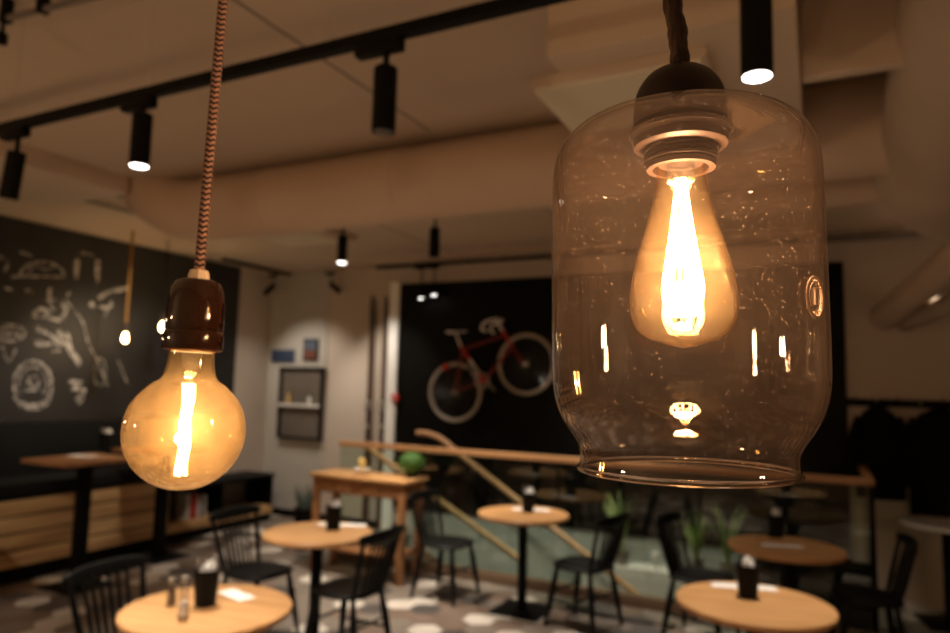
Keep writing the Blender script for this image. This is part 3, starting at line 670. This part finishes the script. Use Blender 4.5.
# coat rack and coats
cr = thing('coat_rack', 'long black coat rack board with hooks on the right wall', 'coat rack', (.95, YW-.001, 1.68))
bm = BM(); box(bm, (-.75, -.03, -.03), (1.6, 0, .04), .004); obj('board', bm, M['black'], cr)
for k in range(14):
    x_ = -.68+k*.165; bm = BM(); tube(bm, smoothpts([(x_, -.03, .0), (x_, -.07, -.01), (x_, -.09, .03)], 4), .006, 8); tube(bm, [(x_, -.03, .0), (x_, -.05, .06)], .006, 8); obj('hook', bm, M['steel'] if k % 2 else M['black'], cr)
def coat(x, w, l, label):
    c = thing('coat', label, 'coat', (x, YW-.14, 1.69), group='black coats on the rack')
    bm = BM(); rings = []; n = 32
    prof = [(.03, 0), (.06, -.03), (.30*w/.5, -.09), (.40*w/.5, -.16), (.44*w/.5, -.3), (.46*w/.5, -.55), (.48*w/.5, -l)]
    for j, (hw_, z) in enumerate(prof):
        rings.append([bm.verts.new((hw_*.5*cos(2*pi*i/n)*(1+.05*sin(i*2.2)), (.05+.015*j*.6)*sin(2*pi*i/n)*(1+.25*sin(i*3.1+j*.3)), z)) for i in range(n)])
    for A, B in zip(rings, rings[1:]):
        for i in range(n): bm.faces.new((A[i], A[(i+1) % n], B[(i+1) % n], B[i]))
    bm.faces.new(rings[0]); bm.faces.new(rings[-1][::-1]); obj('body', bm, M['coat'], c, smooth=60)
    for sd in (-1, 1):
        bm = BM(); tube(bm, smoothpts([(sd*.36*w/.5*.5, 0, -.13), (sd*.47*w/.5*.5+sd*.02, -.02, -.35), (sd*.47*w/.5*.5+sd*.02, -.03, -.7)], 5), [.055]*11, 12, flat=.8); obj('sleeve', bm, M['coat'], c)
    bm = BM(); tube(bm, [Vector((.07*cos(a), .045*sin(a), -.02)) for a in [2*pi*i/16 for i in range(16)]], .02, 8, closed=True); obj('collar', bm, M['coat'], c)
coat(.44, .38, .82, 'black coat on the rack, the leftmost one, next to the black wall')
coat(.90, .50, .98, 'wide black coat on the rack behind the white table')
coat(1.46, .5, .95, 'black coat at the right end of the rack, mostly out of frame')

# ------------------------------------------------------------------ ceiling services
def ductt(name, pts, r, m, label, seams=0, cat='duct', seg=32):
    pts = [Vector(p) for p in pts]; b0 = pts[0].copy(); d_ = thing(name, label, cat, b0)
    bm = BM(); tube(bm, [p-b0 for p in pts], r, seg); obj('shell', bm, m, d_)
    if seams:
        L0 = (pts[-1]-pts[0])
        for k in range(seams):
            p_ = L0*((k+.5)/seams); t_ = L0.normalized()*.02; bm = BM(); tube(bm, [p_-t_, p_+t_], r+.008, seg); obj('joint_band', bm, m, d_)
    return d_
rd = ductt('air_duct', smoothpts([(-4.55, 3.5, ZC-.002), (-4.42, 3.5, 3.1), (-4.15, 3.5, 2.985), (-3.8, 3.5, 2.965)], 5)+[(.35, 3.5, 2.965)], .225, M['duct'], 'big round beige air duct crossing below the ceiling and branching at right')
def dpart(name, pts, r, m, lab=None):
    b0 = rd.location; bm = BM(); tube(bm, [Vector(p)-b0 for p in pts], r, 32); obj(name, bm, m, rd, label=lab)
for k in range(4): dpart('joint_band', [(-3.3+k*1.05-.02, 3.5, 2.965), (-3.3+k*1.05+.02, 3.5, 2.965)], .229, M['duct'])
dpart('slim_branch', [(-.9, 4.4, 2.95), (.6, 4.3, 2.93)], .13, M['duct'])
dpart('wide_branch', smoothpts([(.50, 1.3, 3.02), (.51, 2.2, 2.95), (.52, 3.2, 2.89), (.58, 4.2, 2.86), (1.1, 5.2, 2.9)], 6), .27, M['duct2'], 'wider flexible duct section')
cb2 = thing('ceiling_box', 'flat boxed section of the ceiling at the left end of the big duct', 'ceiling box', (-4.9, 3.0, ZC))
bm = BM(); box(bm, (-.42, -.75, -.13), (.42, .25, 0), .006); obj('casing', bm, M['ductwhite'], cb2)
ductt('flexible_pipe', [ony(884, 318, YW-.02), ony(945, 268, 5.2), ony(1010, 215, 4.0)], .11, M['duct'], 'slanting insulated pipe running into the right wall', cat='pipe')
ductt('flexible_pipe', [ony(905, 322, YW-.02), ony(960, 300, 5.6), ony(1010, 280, 4.6)], .08, M['duct2'], 'lower, thinner slanting pipe at the right edge', cat='pipe')
# boxed unit + grille
bxn = thing('ceiling_box', 'beige boxed duct below the ceiling above the glass shade', 'ceiling box', (-.4, 2.4, 2.8))
bm = BM(); box(bm, (-.36, -.42, 0), (.36, .75, ZC-2.8), .004); obj('casing', bm, M['ductwhite'], bxn)
bm = BM(); box(bm, (.365, .10, .02), (1.0, .16, ZC-2.8), .004); obj('side_casing', bm, M['ductwhite'], bxn)
gr = thing('grille_panel', 'perforated ceiling air grille with a raised frame, behind the pendant cap', 'vent', (-.58, 2.33, 2.755))
bm = BM(); box(bm, (-.29, -.23, .012), (.29, .23, .045), .003); obj('frame', bm, M['ductwhite'], gr)
bm = BM()
for k in range(28): box(bm, (-.275, -.215+k*.0158, 0), (.275, -.215+k*.0158+.008, .012))
for k in range(12): box(bm, (-.275+k*.0496, -.215, .002), (-.275+k*.0496+.005, .22, .011))
obj('grille', bm, M['grille'], gr, smooth=0)
cv = thing('ceiling_vent', 'square ceiling cassette vent above the display case', 'vent', (-4.5, 5.1, ZC))
bm = BM(); box(bm, (-.42, -.38, -.07), (.42, .38, 0), .01); obj('frame', bm, M['ductwhite'], cv)
bm = BM()
for k in range(9): box(bm, (-.3, -.26+k*.06, -.085), (.3, -.235+k*.06, -.071))
obj('slats', bm, M['grille'], cv, smooth=0)
for k, (x_, y_, lb) in enumerate(((-5.35, 3.9, 'narrow slot vent in the ceiling at left, nearer the chalkboard'), (-4.95, 3.15, 'narrow slot vent in the ceiling at left, by the second spotlight'))):
    v = thing('slot_vent', lb, 'vent', (x_, y_, ZC), group='slot vents')
    bm = BM(); box(bm, (-.09, -.5, -.02), (.09, .5, 0), .004); obj('frame', bm, M['ductwhite'], v)
    bm = BM(); box(bm, (-.05, -.47, -.024), (.05, .47, -.0201)); obj('slot', bm, M['casebrown'], v, smooth=0)
# sprinkler line
sp_ = thing('sprinkler_pipe', 'thin beige sprinkler pipe with drop heads in front of the black wall', 'pipe', (-4.9, 6.2, ZC-.1))
bm = BM(); tube(bm, [(0, 0, 0), (5.5, 0, 0)], .013, 10); obj('pipe', bm, M['duct'], sp_)
for x_ in (1.0, 2.0, 2.6, 4.2):
    bm = BM(); tube(bm, [(x_, 0, 0), (x_, 0, -.07)], .01, 8); tube(bm, [(x_, 0, -.07), (x_, 0, -.075)], .022, 12); obj('sprinkler_head', bm, M['duct'], sp_)
    bm = BM(); tube(bm, [(x_+.3, 0, 0), (x_+.3, 0, .1)], .005, 6); obj('hanger', bm, M['steel'], sp_)
a_ = onz(0, 20, ZC-.08); b_ = onz(80, 0, ZC-.08)
cdt = thing('conduit_pipe', 'thin dark conduit pipe with clips across the top left corner of the ceiling', 'pipe', a_)
d_ = (b_-a_); bm = BM(); tube(bm, [-d_*1.5, d_*3], .013, 10); obj('pipe', bm, M['casebrown'], cdt)
for k_ in (-.8, .08, .55, 1.6):
    q_ = d_*k_; bm = BM(); box(bm, q_+Vector((-.015, -.02, -.015)), q_+Vector((.015, .02, .08)), .003); obj('clip', bm, M['black'], cdt)
q_ = d_*.05; bm = BM(); tube(bm, [q_, q_+Vector((0, 0, -.06))], .008, 8); tube(bm, [q_+Vector((0, 0, -.06)), q_+Vector((0, 0, -.10))], .02, 12); obj('sprinkler_drop', bm, M['black'], cdt)
ct = thing('cable_tray', 'dark cable tray along the ceiling above the coat rack', 'cable tray', (.3, 6.6, ZC-.14))
bm = BM(); box(bm, (-.4, -.06, 0), (3, .06, .03), .003); obj('tray', bm, M['casebrown'], ct)
for x_ in (0, 1, 2):
    bm = BM(); tube(bm, [(x_, 0, .02), (x_, 0, .14)], .006, 6); obj('hanger', bm, M['steel'], ct)

# tracks and spots
def track(p0, p1, label, drop):
    p0, p1 = Vector(p0), Vector(p1); c = (p0+p1)/2; d_ = p1-p0
    t_ = thing('lighting_track', label, 'lighting track', c)
    bm = BM(); ang = atan2(d_.y, d_.x); L0 = d_.length; box(bm, (-L0/2, -.018, -.017), (L0/2, .018, .017), .003); bmesh.ops.rotate(bm, verts=bm.verts[:], cent=(0, 0, 0), matrix=rotm(ang, 'Z')); obj('rail', bm, M['black'], t_)
    if drop > .03:
        n = int(L0/.75)
        for k in range(n):
            q = d_*((k+.5)/n-.5); bm = BM(); tube(bm, [q+Vector((0, 0, .015)), q+Vector((0, 0, drop))], .0012, 6); obj('suspension_wire', bm, M['steel'], t_)
    return t_
track((-6.3, 1.53, 2.72), (2.2, 1.53, 2.72), 'long black lighting track hung by wires across the top', ZC-2.72)
track((-4.9, 7.0, ZC-.03), (.6, 7.0, ZC-.03), 'black lighting track along the top of the stair wall', .01)
track((-6.35, 5.9, ZC-.03), (-6.35, 7.1, ZC-.03), 'short black track beside the chalkboard corner', .01)
track((-4.3, 4.42, ZC-.02), (-1.5, 4.42, ZC-.02), 'black lighting track hidden behind the big round duct', .01)
def spot(px, py, t, label, lit, tilt=(0, 0), r=.033, L0=.185, z_rail=2.7, direction=None, power=0, stem=.04):
    """px,py = top of the lamp body"""
    top = t if isinstance(t, Vector) else dep(px, py, t)
    s_ = thing('track_spotlight', label, 'spotlight', top, group='black cylinder track spotlights')
    up = z_rail-top.z
    bm = BM(); box(bm, (-.10, -.018, up-.035), (.05, .018, up), .004); obj('adapter', bm, M['black'], s_)
    bm = BM(); tube(bm, [(0, 0, up-.03), (0, 0, -.02)], .009, 10); obj('stem', bm, M['black'], s_)
    d_ = Vector(direction).normalized() if direction else Vector((0, 0, -1))
    R_ = d_.to_track_quat('-Z', 'Y').to_matrix()
    bm = BM(); lathe(bm, [(0, 0), (r-.003, 0), (r, -.004), (r, -L0), (r-.004, -L0), (r-.006, -L0+.012), (0, -L0+.012)], 28); bmesh.ops.rotate(bm, verts=bm.verts[:], cent=(0, 0, 0), matrix=R_); hdo = obj('lamp_head', bm, M['black'], s_)
    bm = BM(); lathe(bm, [(0, -L0+.005), (r-.0045, -L0+.005), (r-.0045, -L0+.0005), (0, -L0-.003)] , 24); bmesh.ops.rotate(bm, verts=bm.verts[:], cent=(0, 0, 0), matrix=R_); obj('lens', bm, M['lens'] if lit else M['lensoff'], hdo)
    if power:
        ld = bpy.data.lights.new('spot_beam', 'SPOT'); ld.energy = power; ld.color = (1, .87, .72); ld.spot_size = radians(70); ld.spot_blend = .6; ld.shadow_soft_size = .025
        lo = bpy.data.objects.new('spot_beam', ld); C.objects.link(lo); lo.location = top+d_*(L0+.012); lo.rotation_euler = d_.to_track_quat('-Z', 'Y').to_euler()
def onYtop(px, py, Y): return ony(px, py, Y)
P1 = 60
spot(0, 0, ony(17, 152, 1.53), 'leftmost black spotlight on the front track', False, direction=(-.15, 0, -1), z_rail=2.703)
spot(0, 0, ony(143, 114, 1.53), 'lit black spotlight on the front track, second from the left', True, z_rail=2.703, power=P1)
spot(0, 0, ony(386, 68, 1.53), 'unlit black spotlight on the front track, left of the glass shade', False, z_rail=2.703, power=0)
pp_ = ony(757, 5, 1.53)
spot(0, 0, Vector((ony(757, 77, 1.53).x, 1.53, ony(757, 77, 1.53).z+.185)), 'lit black spotlight directly above the glass shade', True, z_rail=2.703, power=P1)
spot(0, 0, ony(343, 236, 4.42), 'lit spotlight below the big duct, above the skis', True, r=.040, L0=.22, z_rail=ZC-.037, power=P1)
spot(0, 0, ony(435, 228, 4.42), 'unlit spotlight below the big duct, above the bicycle', False, r=.040, L0=.22, z_rail=ZC-.037, power=0)
spot(0, 0, ony(274, 285, 6.9) + Vector((.0, -.0, .0)), 'tilted spotlight in the corner, aimed left at the wall', False, direction=(-.7, -.1, -.6), z_rail=ZC-.047, power=0)
spot(0, 0, ony(331, 284, 7.0), 'tilted spotlight aimed right, above the display case', False, direction=(.75, -.1, -.5), z_rail=ZC-.047)
for px, py, lb in ((421, 300, 'small lit spotlight against the black wall, left of the pair'), (434, 297, 'small lit spotlight against the black wall, right of the pair')):
    q = ony(px, py, 6.99); spot(0, 0, q+Vector((0, 0, .17)), lb, True, z_rail=ZC-.047, L0=.15, direction=(0, 0, -1), power=0)

# ------------------------------------------------------------------ pendants
def light_point(loc, e, col=(1, .66, .41), r=.01):
    ld = bpy.data.lights.new('bulb_or_fill_light', 'POINT'); ld.energy = e; ld.color = col; ld.shadow_soft_size = r
    lo = bpy.data.objects.new('bulb_or_fill_light', ld); C.objects.link(lo); lo.location = loc; return lo
hazemat, t, out = nt('bulb_glow_haze'); vsn = N(t, 'ShaderNodeVolumeScatter'); vsn.inputs['Density'].default_value = .52; vsn.inputs['Color'].default_value = (1, .74, .40, 1); t.links.new(vsn.outputs[0], out.inputs[1])  # scattering haze added inside the bulbs to make the glow around the filaments
# -- right pendant: glass shade with long filament bulb; local origin = axis at eye height
ax = dep(684.5, 390, .42)
TILT = Matrix.Rotation(radians(-.7), 3, FW)      # hangs very slightly out of plumb
def lean(o, Rm): o.rotation_euler = Rm.to_euler()
pd = thing('glass_pendant_lamp', 'large pendant lamp with a clear glass cylinder shade and brown cord', 'pendant lamp', ax)
def R2(o): return o
OUT = [(0.0220, .1655), (0.0450, .166), (0.0578, .1645), (0.0674, .160), (0.0746, .152), (0.0785, .142), (0.0799, .130), (0.0803, .10), (0.0805, .06), (0.0805, .02), (0.0801, .006), (0.0785, -.006), (0.0751, -.016), (0.0708, -.0235), (0.0669, -.029), (0.0643, -.0335), (0.0631, -.038), (0.0631, -.043), (0.0638, -.0475)]
def resample(pr, n=4):
    P = smoothpts([(r, 0, z) for r, z in pr], n); return [(p.x, p.z) for p in P]
OUT2 = resample(OUT, 3); th = .0022
INN = []
for i, (r, z) in enumerate(OUT2):
    a = OUT2[max(i-1, 0)]; b = OUT2[min(i+1, len(OUT2)-1)]; tx, tz = b[0]-a[0], b[1]-a[1]; l = sqrt(tx*tx+tz*tz); INN.append((r+tz/l*th, z-tx/l*th))
bm = BM(); lathe(bm, OUT2+[(r, z) for r, z in INN[::-1]], 128, close=True); obj('shade', bm, M['shade'], pd, smooth=60)
bm = BM(); tube(bm, [Vector((.0630*cos(2*pi*i/128), .0630*sin(2*pi*i/128), -.0478)) for i in range(128)], .0019, 12, closed=True); obj('shade_rim', bm, M['rim'], pd, smooth=60)
# seal etched on the glass
RG = .0811
rr0 = ray(817, 298); q0 = O-ax; A_ = rr0.x**2+rr0.y**2; B_ = 2*(q0.x*rr0.x+q0.y*rr0.y); C_ = q0.x**2+q0.y**2-RG**2
tt = (-B_-sqrt(max(B_*B_-4*A_*C_, 0)))/(2*A_); sc_ = q0+rr0*tt; sa = atan2(sc_.y, sc_.x); zc = sc_.z
bm = BM(); 
def ong(u_, v_): a = sa+u_/RG; return Vector((RG*cos(a), RG*sin(a), zc+v_))
for rr_ in ((.0085, .0105, .0007),(.0062, .0078, .0003)):
    tube(bm, [ong(rr_[0]*cos(2*pi*i/32), rr_[1]*sin(2*pi*i/32)) for i in range(32)], rr_[2], 6, closed=True)
tube(bm, [ong(0, -.004), ong(0, .004)], .0010, 6); tube(bm, [ong(-.001, .0042), ong(.001, .0042)], .001, 6)
for i in range(20):
    a = 2*pi*i/20; tube(bm, [ong(.0068*cos(a), .0084*sin(a)), ong(.0078*cos(a), .0097*sin(a))], .0003, 5)
obj('etched_seal', bm, mat('etched_glass', (.55, .38, .27), .6), pd)
bm = BM(); lathe(bm, resample([(0, .2045), (.008, .2040), (.019, .199), (.0262, .189), (.0285, .177), (.0285, .1672)], 4)+[(0, .1672)], 56); obj('cap', bm, M['bakelite'], pd, label='dark domed cap')
bm = BM(); lathe(bm, [(0, .172), (.0285, .172), (.0285, .1668), (.0215, .1668), (.0215, .1645), (.0295, .164), (.0312, .162), (.0312, .160), (.0300, .1585), (.0290, .1575), (.0285, .1525), (.0262, .151), (.0225, .1505), (.0225, .1490), (.0216, .1483), (.0224, .1476), (.0224, .1458), (.0214, .1450), (.0222, .1443), (.0222, .1425), (.0212, .1417), (.0215, .141), (.0208, .138), (.0170, .1378), (.0160, .147), (0, .147)], 64); obj('socket', bm, M['bronze'], pd, smooth=30)
cp = [(0, 0, .199), (.0006, 0, .212), (-.0004, .0005, .222), (-.0008, 0, .232), (-.003, 0, .243), (-.0035, .001, .256), (-.0028, 0, .275), (-.004, 0, .30), (-.006, .001, .35), (-.012, 0, .45), (-.015, 0, .6), (-.012, 0, ZC-ax.z)]
bm = BM(); P = smoothpts(cp, 6); tube(bm, P, [.0060*(1+.035*sin(i*1.3)+.06*sin(i*.5)) for i in range(len(P))], 18); obj('cord', bm, M['brownfab'], pd)
bm = BM(); lathe(bm, [(0, -.001), (.05, -.001), (.05, -.02), (.01, -.03), (0, -.03)], 28, c=(-.012, 0, ZC-ax.z)); obj('ceiling_rose', bm, M['black'], pd)
# bulb: own thing inside the lamp
bl_ = thing('filament_bulb', 'pear-shaped glowing filament bulb inside the glass shade', 'light bulb', ax)
z0 = 0
BO = [(.0140, .1455), (.0142, .138), (.0150, .130), (.0180, .114), (.0225, .098), (.0290, .076), (.0322, .057), (.0318, .047), (.0285, .038), (.0215, .0315), (.0125, .0285), (.0065, .0272), (.0035, .0262), (0, .0255)]
bm = BM(); lathe(bm, [(r, z-z0) for r, z in resample(BO, 4)[:-1]]+[(0, .0255-z0)], 72); obj('glass_envelope', bm, M['bulb'], bl_, smooth=60)
bm = BM(); lathe(bm, [(.0085, .144), (.008, .134), (.0035, .128), (.0028, .105), (.0035, .100), (0, .099)], 24); obj('glass_stem', bm, M['jar'], bl_)
bm = BM(); lathe(bm, [(0, .1468), (.0138, .1468), (.0138, .141), (0, .141)], 32); obj('screw_cap', bm, M['bronze'], bl_)
bm = BM()
nf = 10
for i in range(nf):
    a0 = 2*pi*i/nf; a1 = 2*pi*(i+1)/nf; P = []
    for q in range(16):
        s_ = q/15; r_ = (.0032+.0112*s_**1.15)*(1-.42*(max(s_-.78, 0)/.22)**2); P.append(Vector((r_*cos(a0), r_*sin(a0), .132-.084*s_)))
    for q in range(1, 4):
        a = a0+(a1-a0)*q/4; r_ = .0080; P.append(Vector((r_*cos(a), r_*sin(a), .048-z0-.0015)))
    tube(bm, P, [.00020+.0008*min(1, q_/11)**2 for q_ in range(len(P))], 6)
obj('filament', bm, M['fil'], bl_)
GI = [(max(r-.0012, 0), z) for r, z in resample(BO, 3)[3:-1]]
bm = BM(); lathe(bm, [(0, .137)]+[(r, z+(.0008 if z < .03 else 0)) for r, z in GI if z < .137]+[(0, .0272)], 48); obj('glow_haze', bm, hazemat, bl_)  # added haze volume for the bulb's glow
bm = BM()
for i in range(5):
    a = 2*pi*i/5+.3; tube(bm, [(.0025*cos(a), .0025*sin(a), .100), (.009*cos(a), .009*sin(a), .05-z0)], .0003, 5)
obj('support_wire', bm, M['steel'], bl_)
lean(pd, TILT); lean(bl_, TILT)
light_point(ax+Vector((0, 0, .08)), 4.5, r=.010)

# -- left pendant: globe bulb under porcelain holder
lx = dep(195.5, 313, .545)
TILT2 = Matrix.Rotation(radians(1.3), 3, FW)
gd = dep(186, 430, .54)-dep(195, 313, .54)
ld_ = thing('globe_pendant_lamp', 'bare pendant with a glossy brown porcelain holder on zigzag textile cord', 'pendant lamp', (lx.x, lx.y, lx.z))
k_ = .000783
HP = [(0, .0265), (.012, .0265), (.0165, .0245), (.0195, .019), (.0213, .008), (.0218, -.004), (.0218, -.0135), (.0212, -.0145), (.0218, -.0155), (.0225, -.0185), (.0225, -.028), (.0215, -.0295), (.0185, -.030), (.0175, -.024), (0, -.024)]
bm = BM(); lathe(bm, HP, 64); obj('porcelain_holder', bm, M['brown'], ld_, smooth=40)
bm = BM(); lathe(bm, [(0, .0255), (.0085, .0255), (.0078, .031), (.0068, .034), (.0038, .0345), (0, .0345)], 8); obj('cord_grip', bm, M['whiteplastic'], ld_, smooth=20)
bm = BM(); zz = ZC-lx.z; P = [Vector((0, 0, .033+ (zz-.033)*i/60)) for i in range(61)]; tube(bm, P, .0040, 16); obj('cord', bm, cordm, ld_)
bm = BM(); lathe(bm, [(0, zz-.001), (.05, zz-.001), (.05, zz-.02), (.01, zz-.03), (0, zz-.03)], 28); obj('ceiling_rose', bm, M['black'], ld_)
gb = thing('globe_bulb', 'round amber globe bulb glowing under the brown holder', 'light bulb', (lx.x, lx.y, lx.z))
zc_ = -.0925; R_ = .0448
prof = [(.0165, -.0255), (.0168, -.036), (.0178, -.044), (.0205, -.052)]
for i in range(9): a = radians(52-i*17.75); prof.append((R_*cos(a), zc_+R_*sin(a)))
prof[-1] = (0, zc_-R_)
bm = BM(); pr = resample(prof, 4); lathe(bm, [(max(r, 0), z) for r, z in pr[:-1]]+[(0, zc_-R_)], 72); obj('glass_envelope', bm, M['bulbg'], gb, smooth=60)
bm = BM(); lathe(bm, [(.008, -.028), (.0075, -.04), (.003, -.047), (.002, -.056), (.003, -.058), (0, -.059)], 20); obj('glass_stem', bm, M['jar'], gb)
bm = BM(); lathe(bm, [(0, -.0245), (.0155, -.0245), (.0155, -.031), (0, -.031)], 32); obj('screw_cap', bm, M['steel'], gb)
bm = BM()
for i in range(4):
    a = 2*pi*i/4+.4; P = [Vector(((.0035+.0008*sin(q*.9+i))*cos(a), (.0035+.0008*sin(q*.9+i))*sin(a), -.056-.070*q/14)) for q in range(15)]; tube(bm, P, .0011, 6)
obj('filament', bm, M['filg'], gb)
GI = [(max(r-.0015, 0), z) for r, z in pr[2:-2]]
bm = BM(); lathe(bm, [(0, GI[0][1])]+GI+[(0, zc_-R_+.0015)], 48); obj('glow_haze', bm, hazemat, gb)  # same added glow haze, inside the globe
lean(ld_, TILT2); lean(gb, TILT2)
light_point(lx+Vector((0, 0, -.086)), 1.8, r=.006)

# -- two small pendants over the bench
for px, py, lb, dY, bright in ((125, 338, 'small distant filament pendant on a gold cord, before the chalkboard', -6.1, 1), (162, 327, 'small distant filament pendant half hidden by the brown holder', -6.15, .9)):
    p = onx(px, py, dY)
    s_ = thing('small_pendant_lamp', lb, 'pendant lamp', p, group='small pendants over the bench')
    bm = BM(); tube(bm, [(0, 0, .15), (0, 0, ZC-p.z)], .012 if bright == 1 else .006, 10); obj('cord', bm, goldcord if bright == 1 else M['black'], s_)
    bm = BM(); lathe(bm, [(0, .085), (.022, .085), (.024, .13), (.016, .152), (0, .154)], 20); obj('lamp_holder', bm, M['bronze'], s_)
    bm = BM(); lathe(bm, [(.018, .09), (.024, .06), (.044, .01), (.048, -.02), (.038, -.05), (.018, -.068), (0, -.072)], 28); obj('glass_bulb', bm, M['bulb'], s_)
    bm = BM(); lathe(bm, [(0, .05), (.012, .04), (.024, 0), (.018, -.035), (0, -.04)], 16); obj('filament', bm, M['bulbglow'], s_)
    light_point(p, 9, col=(1, .68, .38), r=.03)

# ------------------------------------------------------------------ added fill lights without fixtures
for x, y, e, d_ in ((-1.2, .3, 60, (0, .1, -1)), (-.35, 3.95, 120, (.02, -.14, -1)), (-4.4, 1.3, 45, (-.75, .5, -.75)), (-4.4, 3.4, 50, (-1, .35, -.85)), (-4.9, 4.3, 50, (-1, .35, -1.2)), (-2.9, 2.6, 110, (0, 0, -1)), (-.1, 5.15, 12, (0, 0, -1)), (.8, 6.1, 60, (.0, .0, -1)), (-2.2, 4.7, 110, (0, .1, -1)), (-3.5, 4.9, 120, (-.05, .25, -1)), (-6.1, 5.9, 40, (.1, .55, -1)), (-2.0, 6.4, 40, (0, .0, -1)), (-1.3, 6.45, 130, (-.05, .12, -1)), (-4.6, 6.3, 45, (-.08, .3, -1))):  # unseen spots added to brighten tables, chalkboard, ledge and wall edge
    z = 2.66 if y < 3.2 else ZC-.05
    ld = bpy.data.lights.new('fill_spot', 'SPOT'); ld.energy = e; ld.color = (1, .87, .72); ld.spot_size = radians(44 if (x, y) in ((-.35, 3.95), (.8, 6.1)) else 75); ld.spot_blend = .7; ld.shadow_soft_size = .03
    lo = bpy.data.objects.new('fill_spot', ld); C.objects.link(lo); lo.location = (x, y, z); lo.rotation_euler = Vector(d_).normalized().to_track_quat('-Z', 'Y').to_euler()
for x, y, e in ((2.2, .4, 10), (-2.0, -.8, 12), (-4.6, .6, 10)):
    light_point((x, y, 1.9), e, col=(1, .62, .34), r=.05)  # points added outside the view, no bulbs stand here
w_ = bpy.data.worlds.new('world'); w_.use_nodes = True; scn.world = w_
w_.node_tree.nodes['Background'].inputs[0].default_value = (.5, .45, .4, 1); w_.node_tree.nodes['Background'].inputs[1].default_value = .02

vs = scn.view_settings; vs.view_transform = 'Standard'; vs.look = 'None'; vs.gamma = 1; vs.exposure = 1.12; vs.use_curve_mapping = False
cy = scn.cycles; cy.use_denoising = True; cy.max_bounces = 12; cy.transparent_max_bounces = 24; cy.sample_clamp_indirect = 4; cy.caustics_reflective = False; cy.caustics_refractive = False
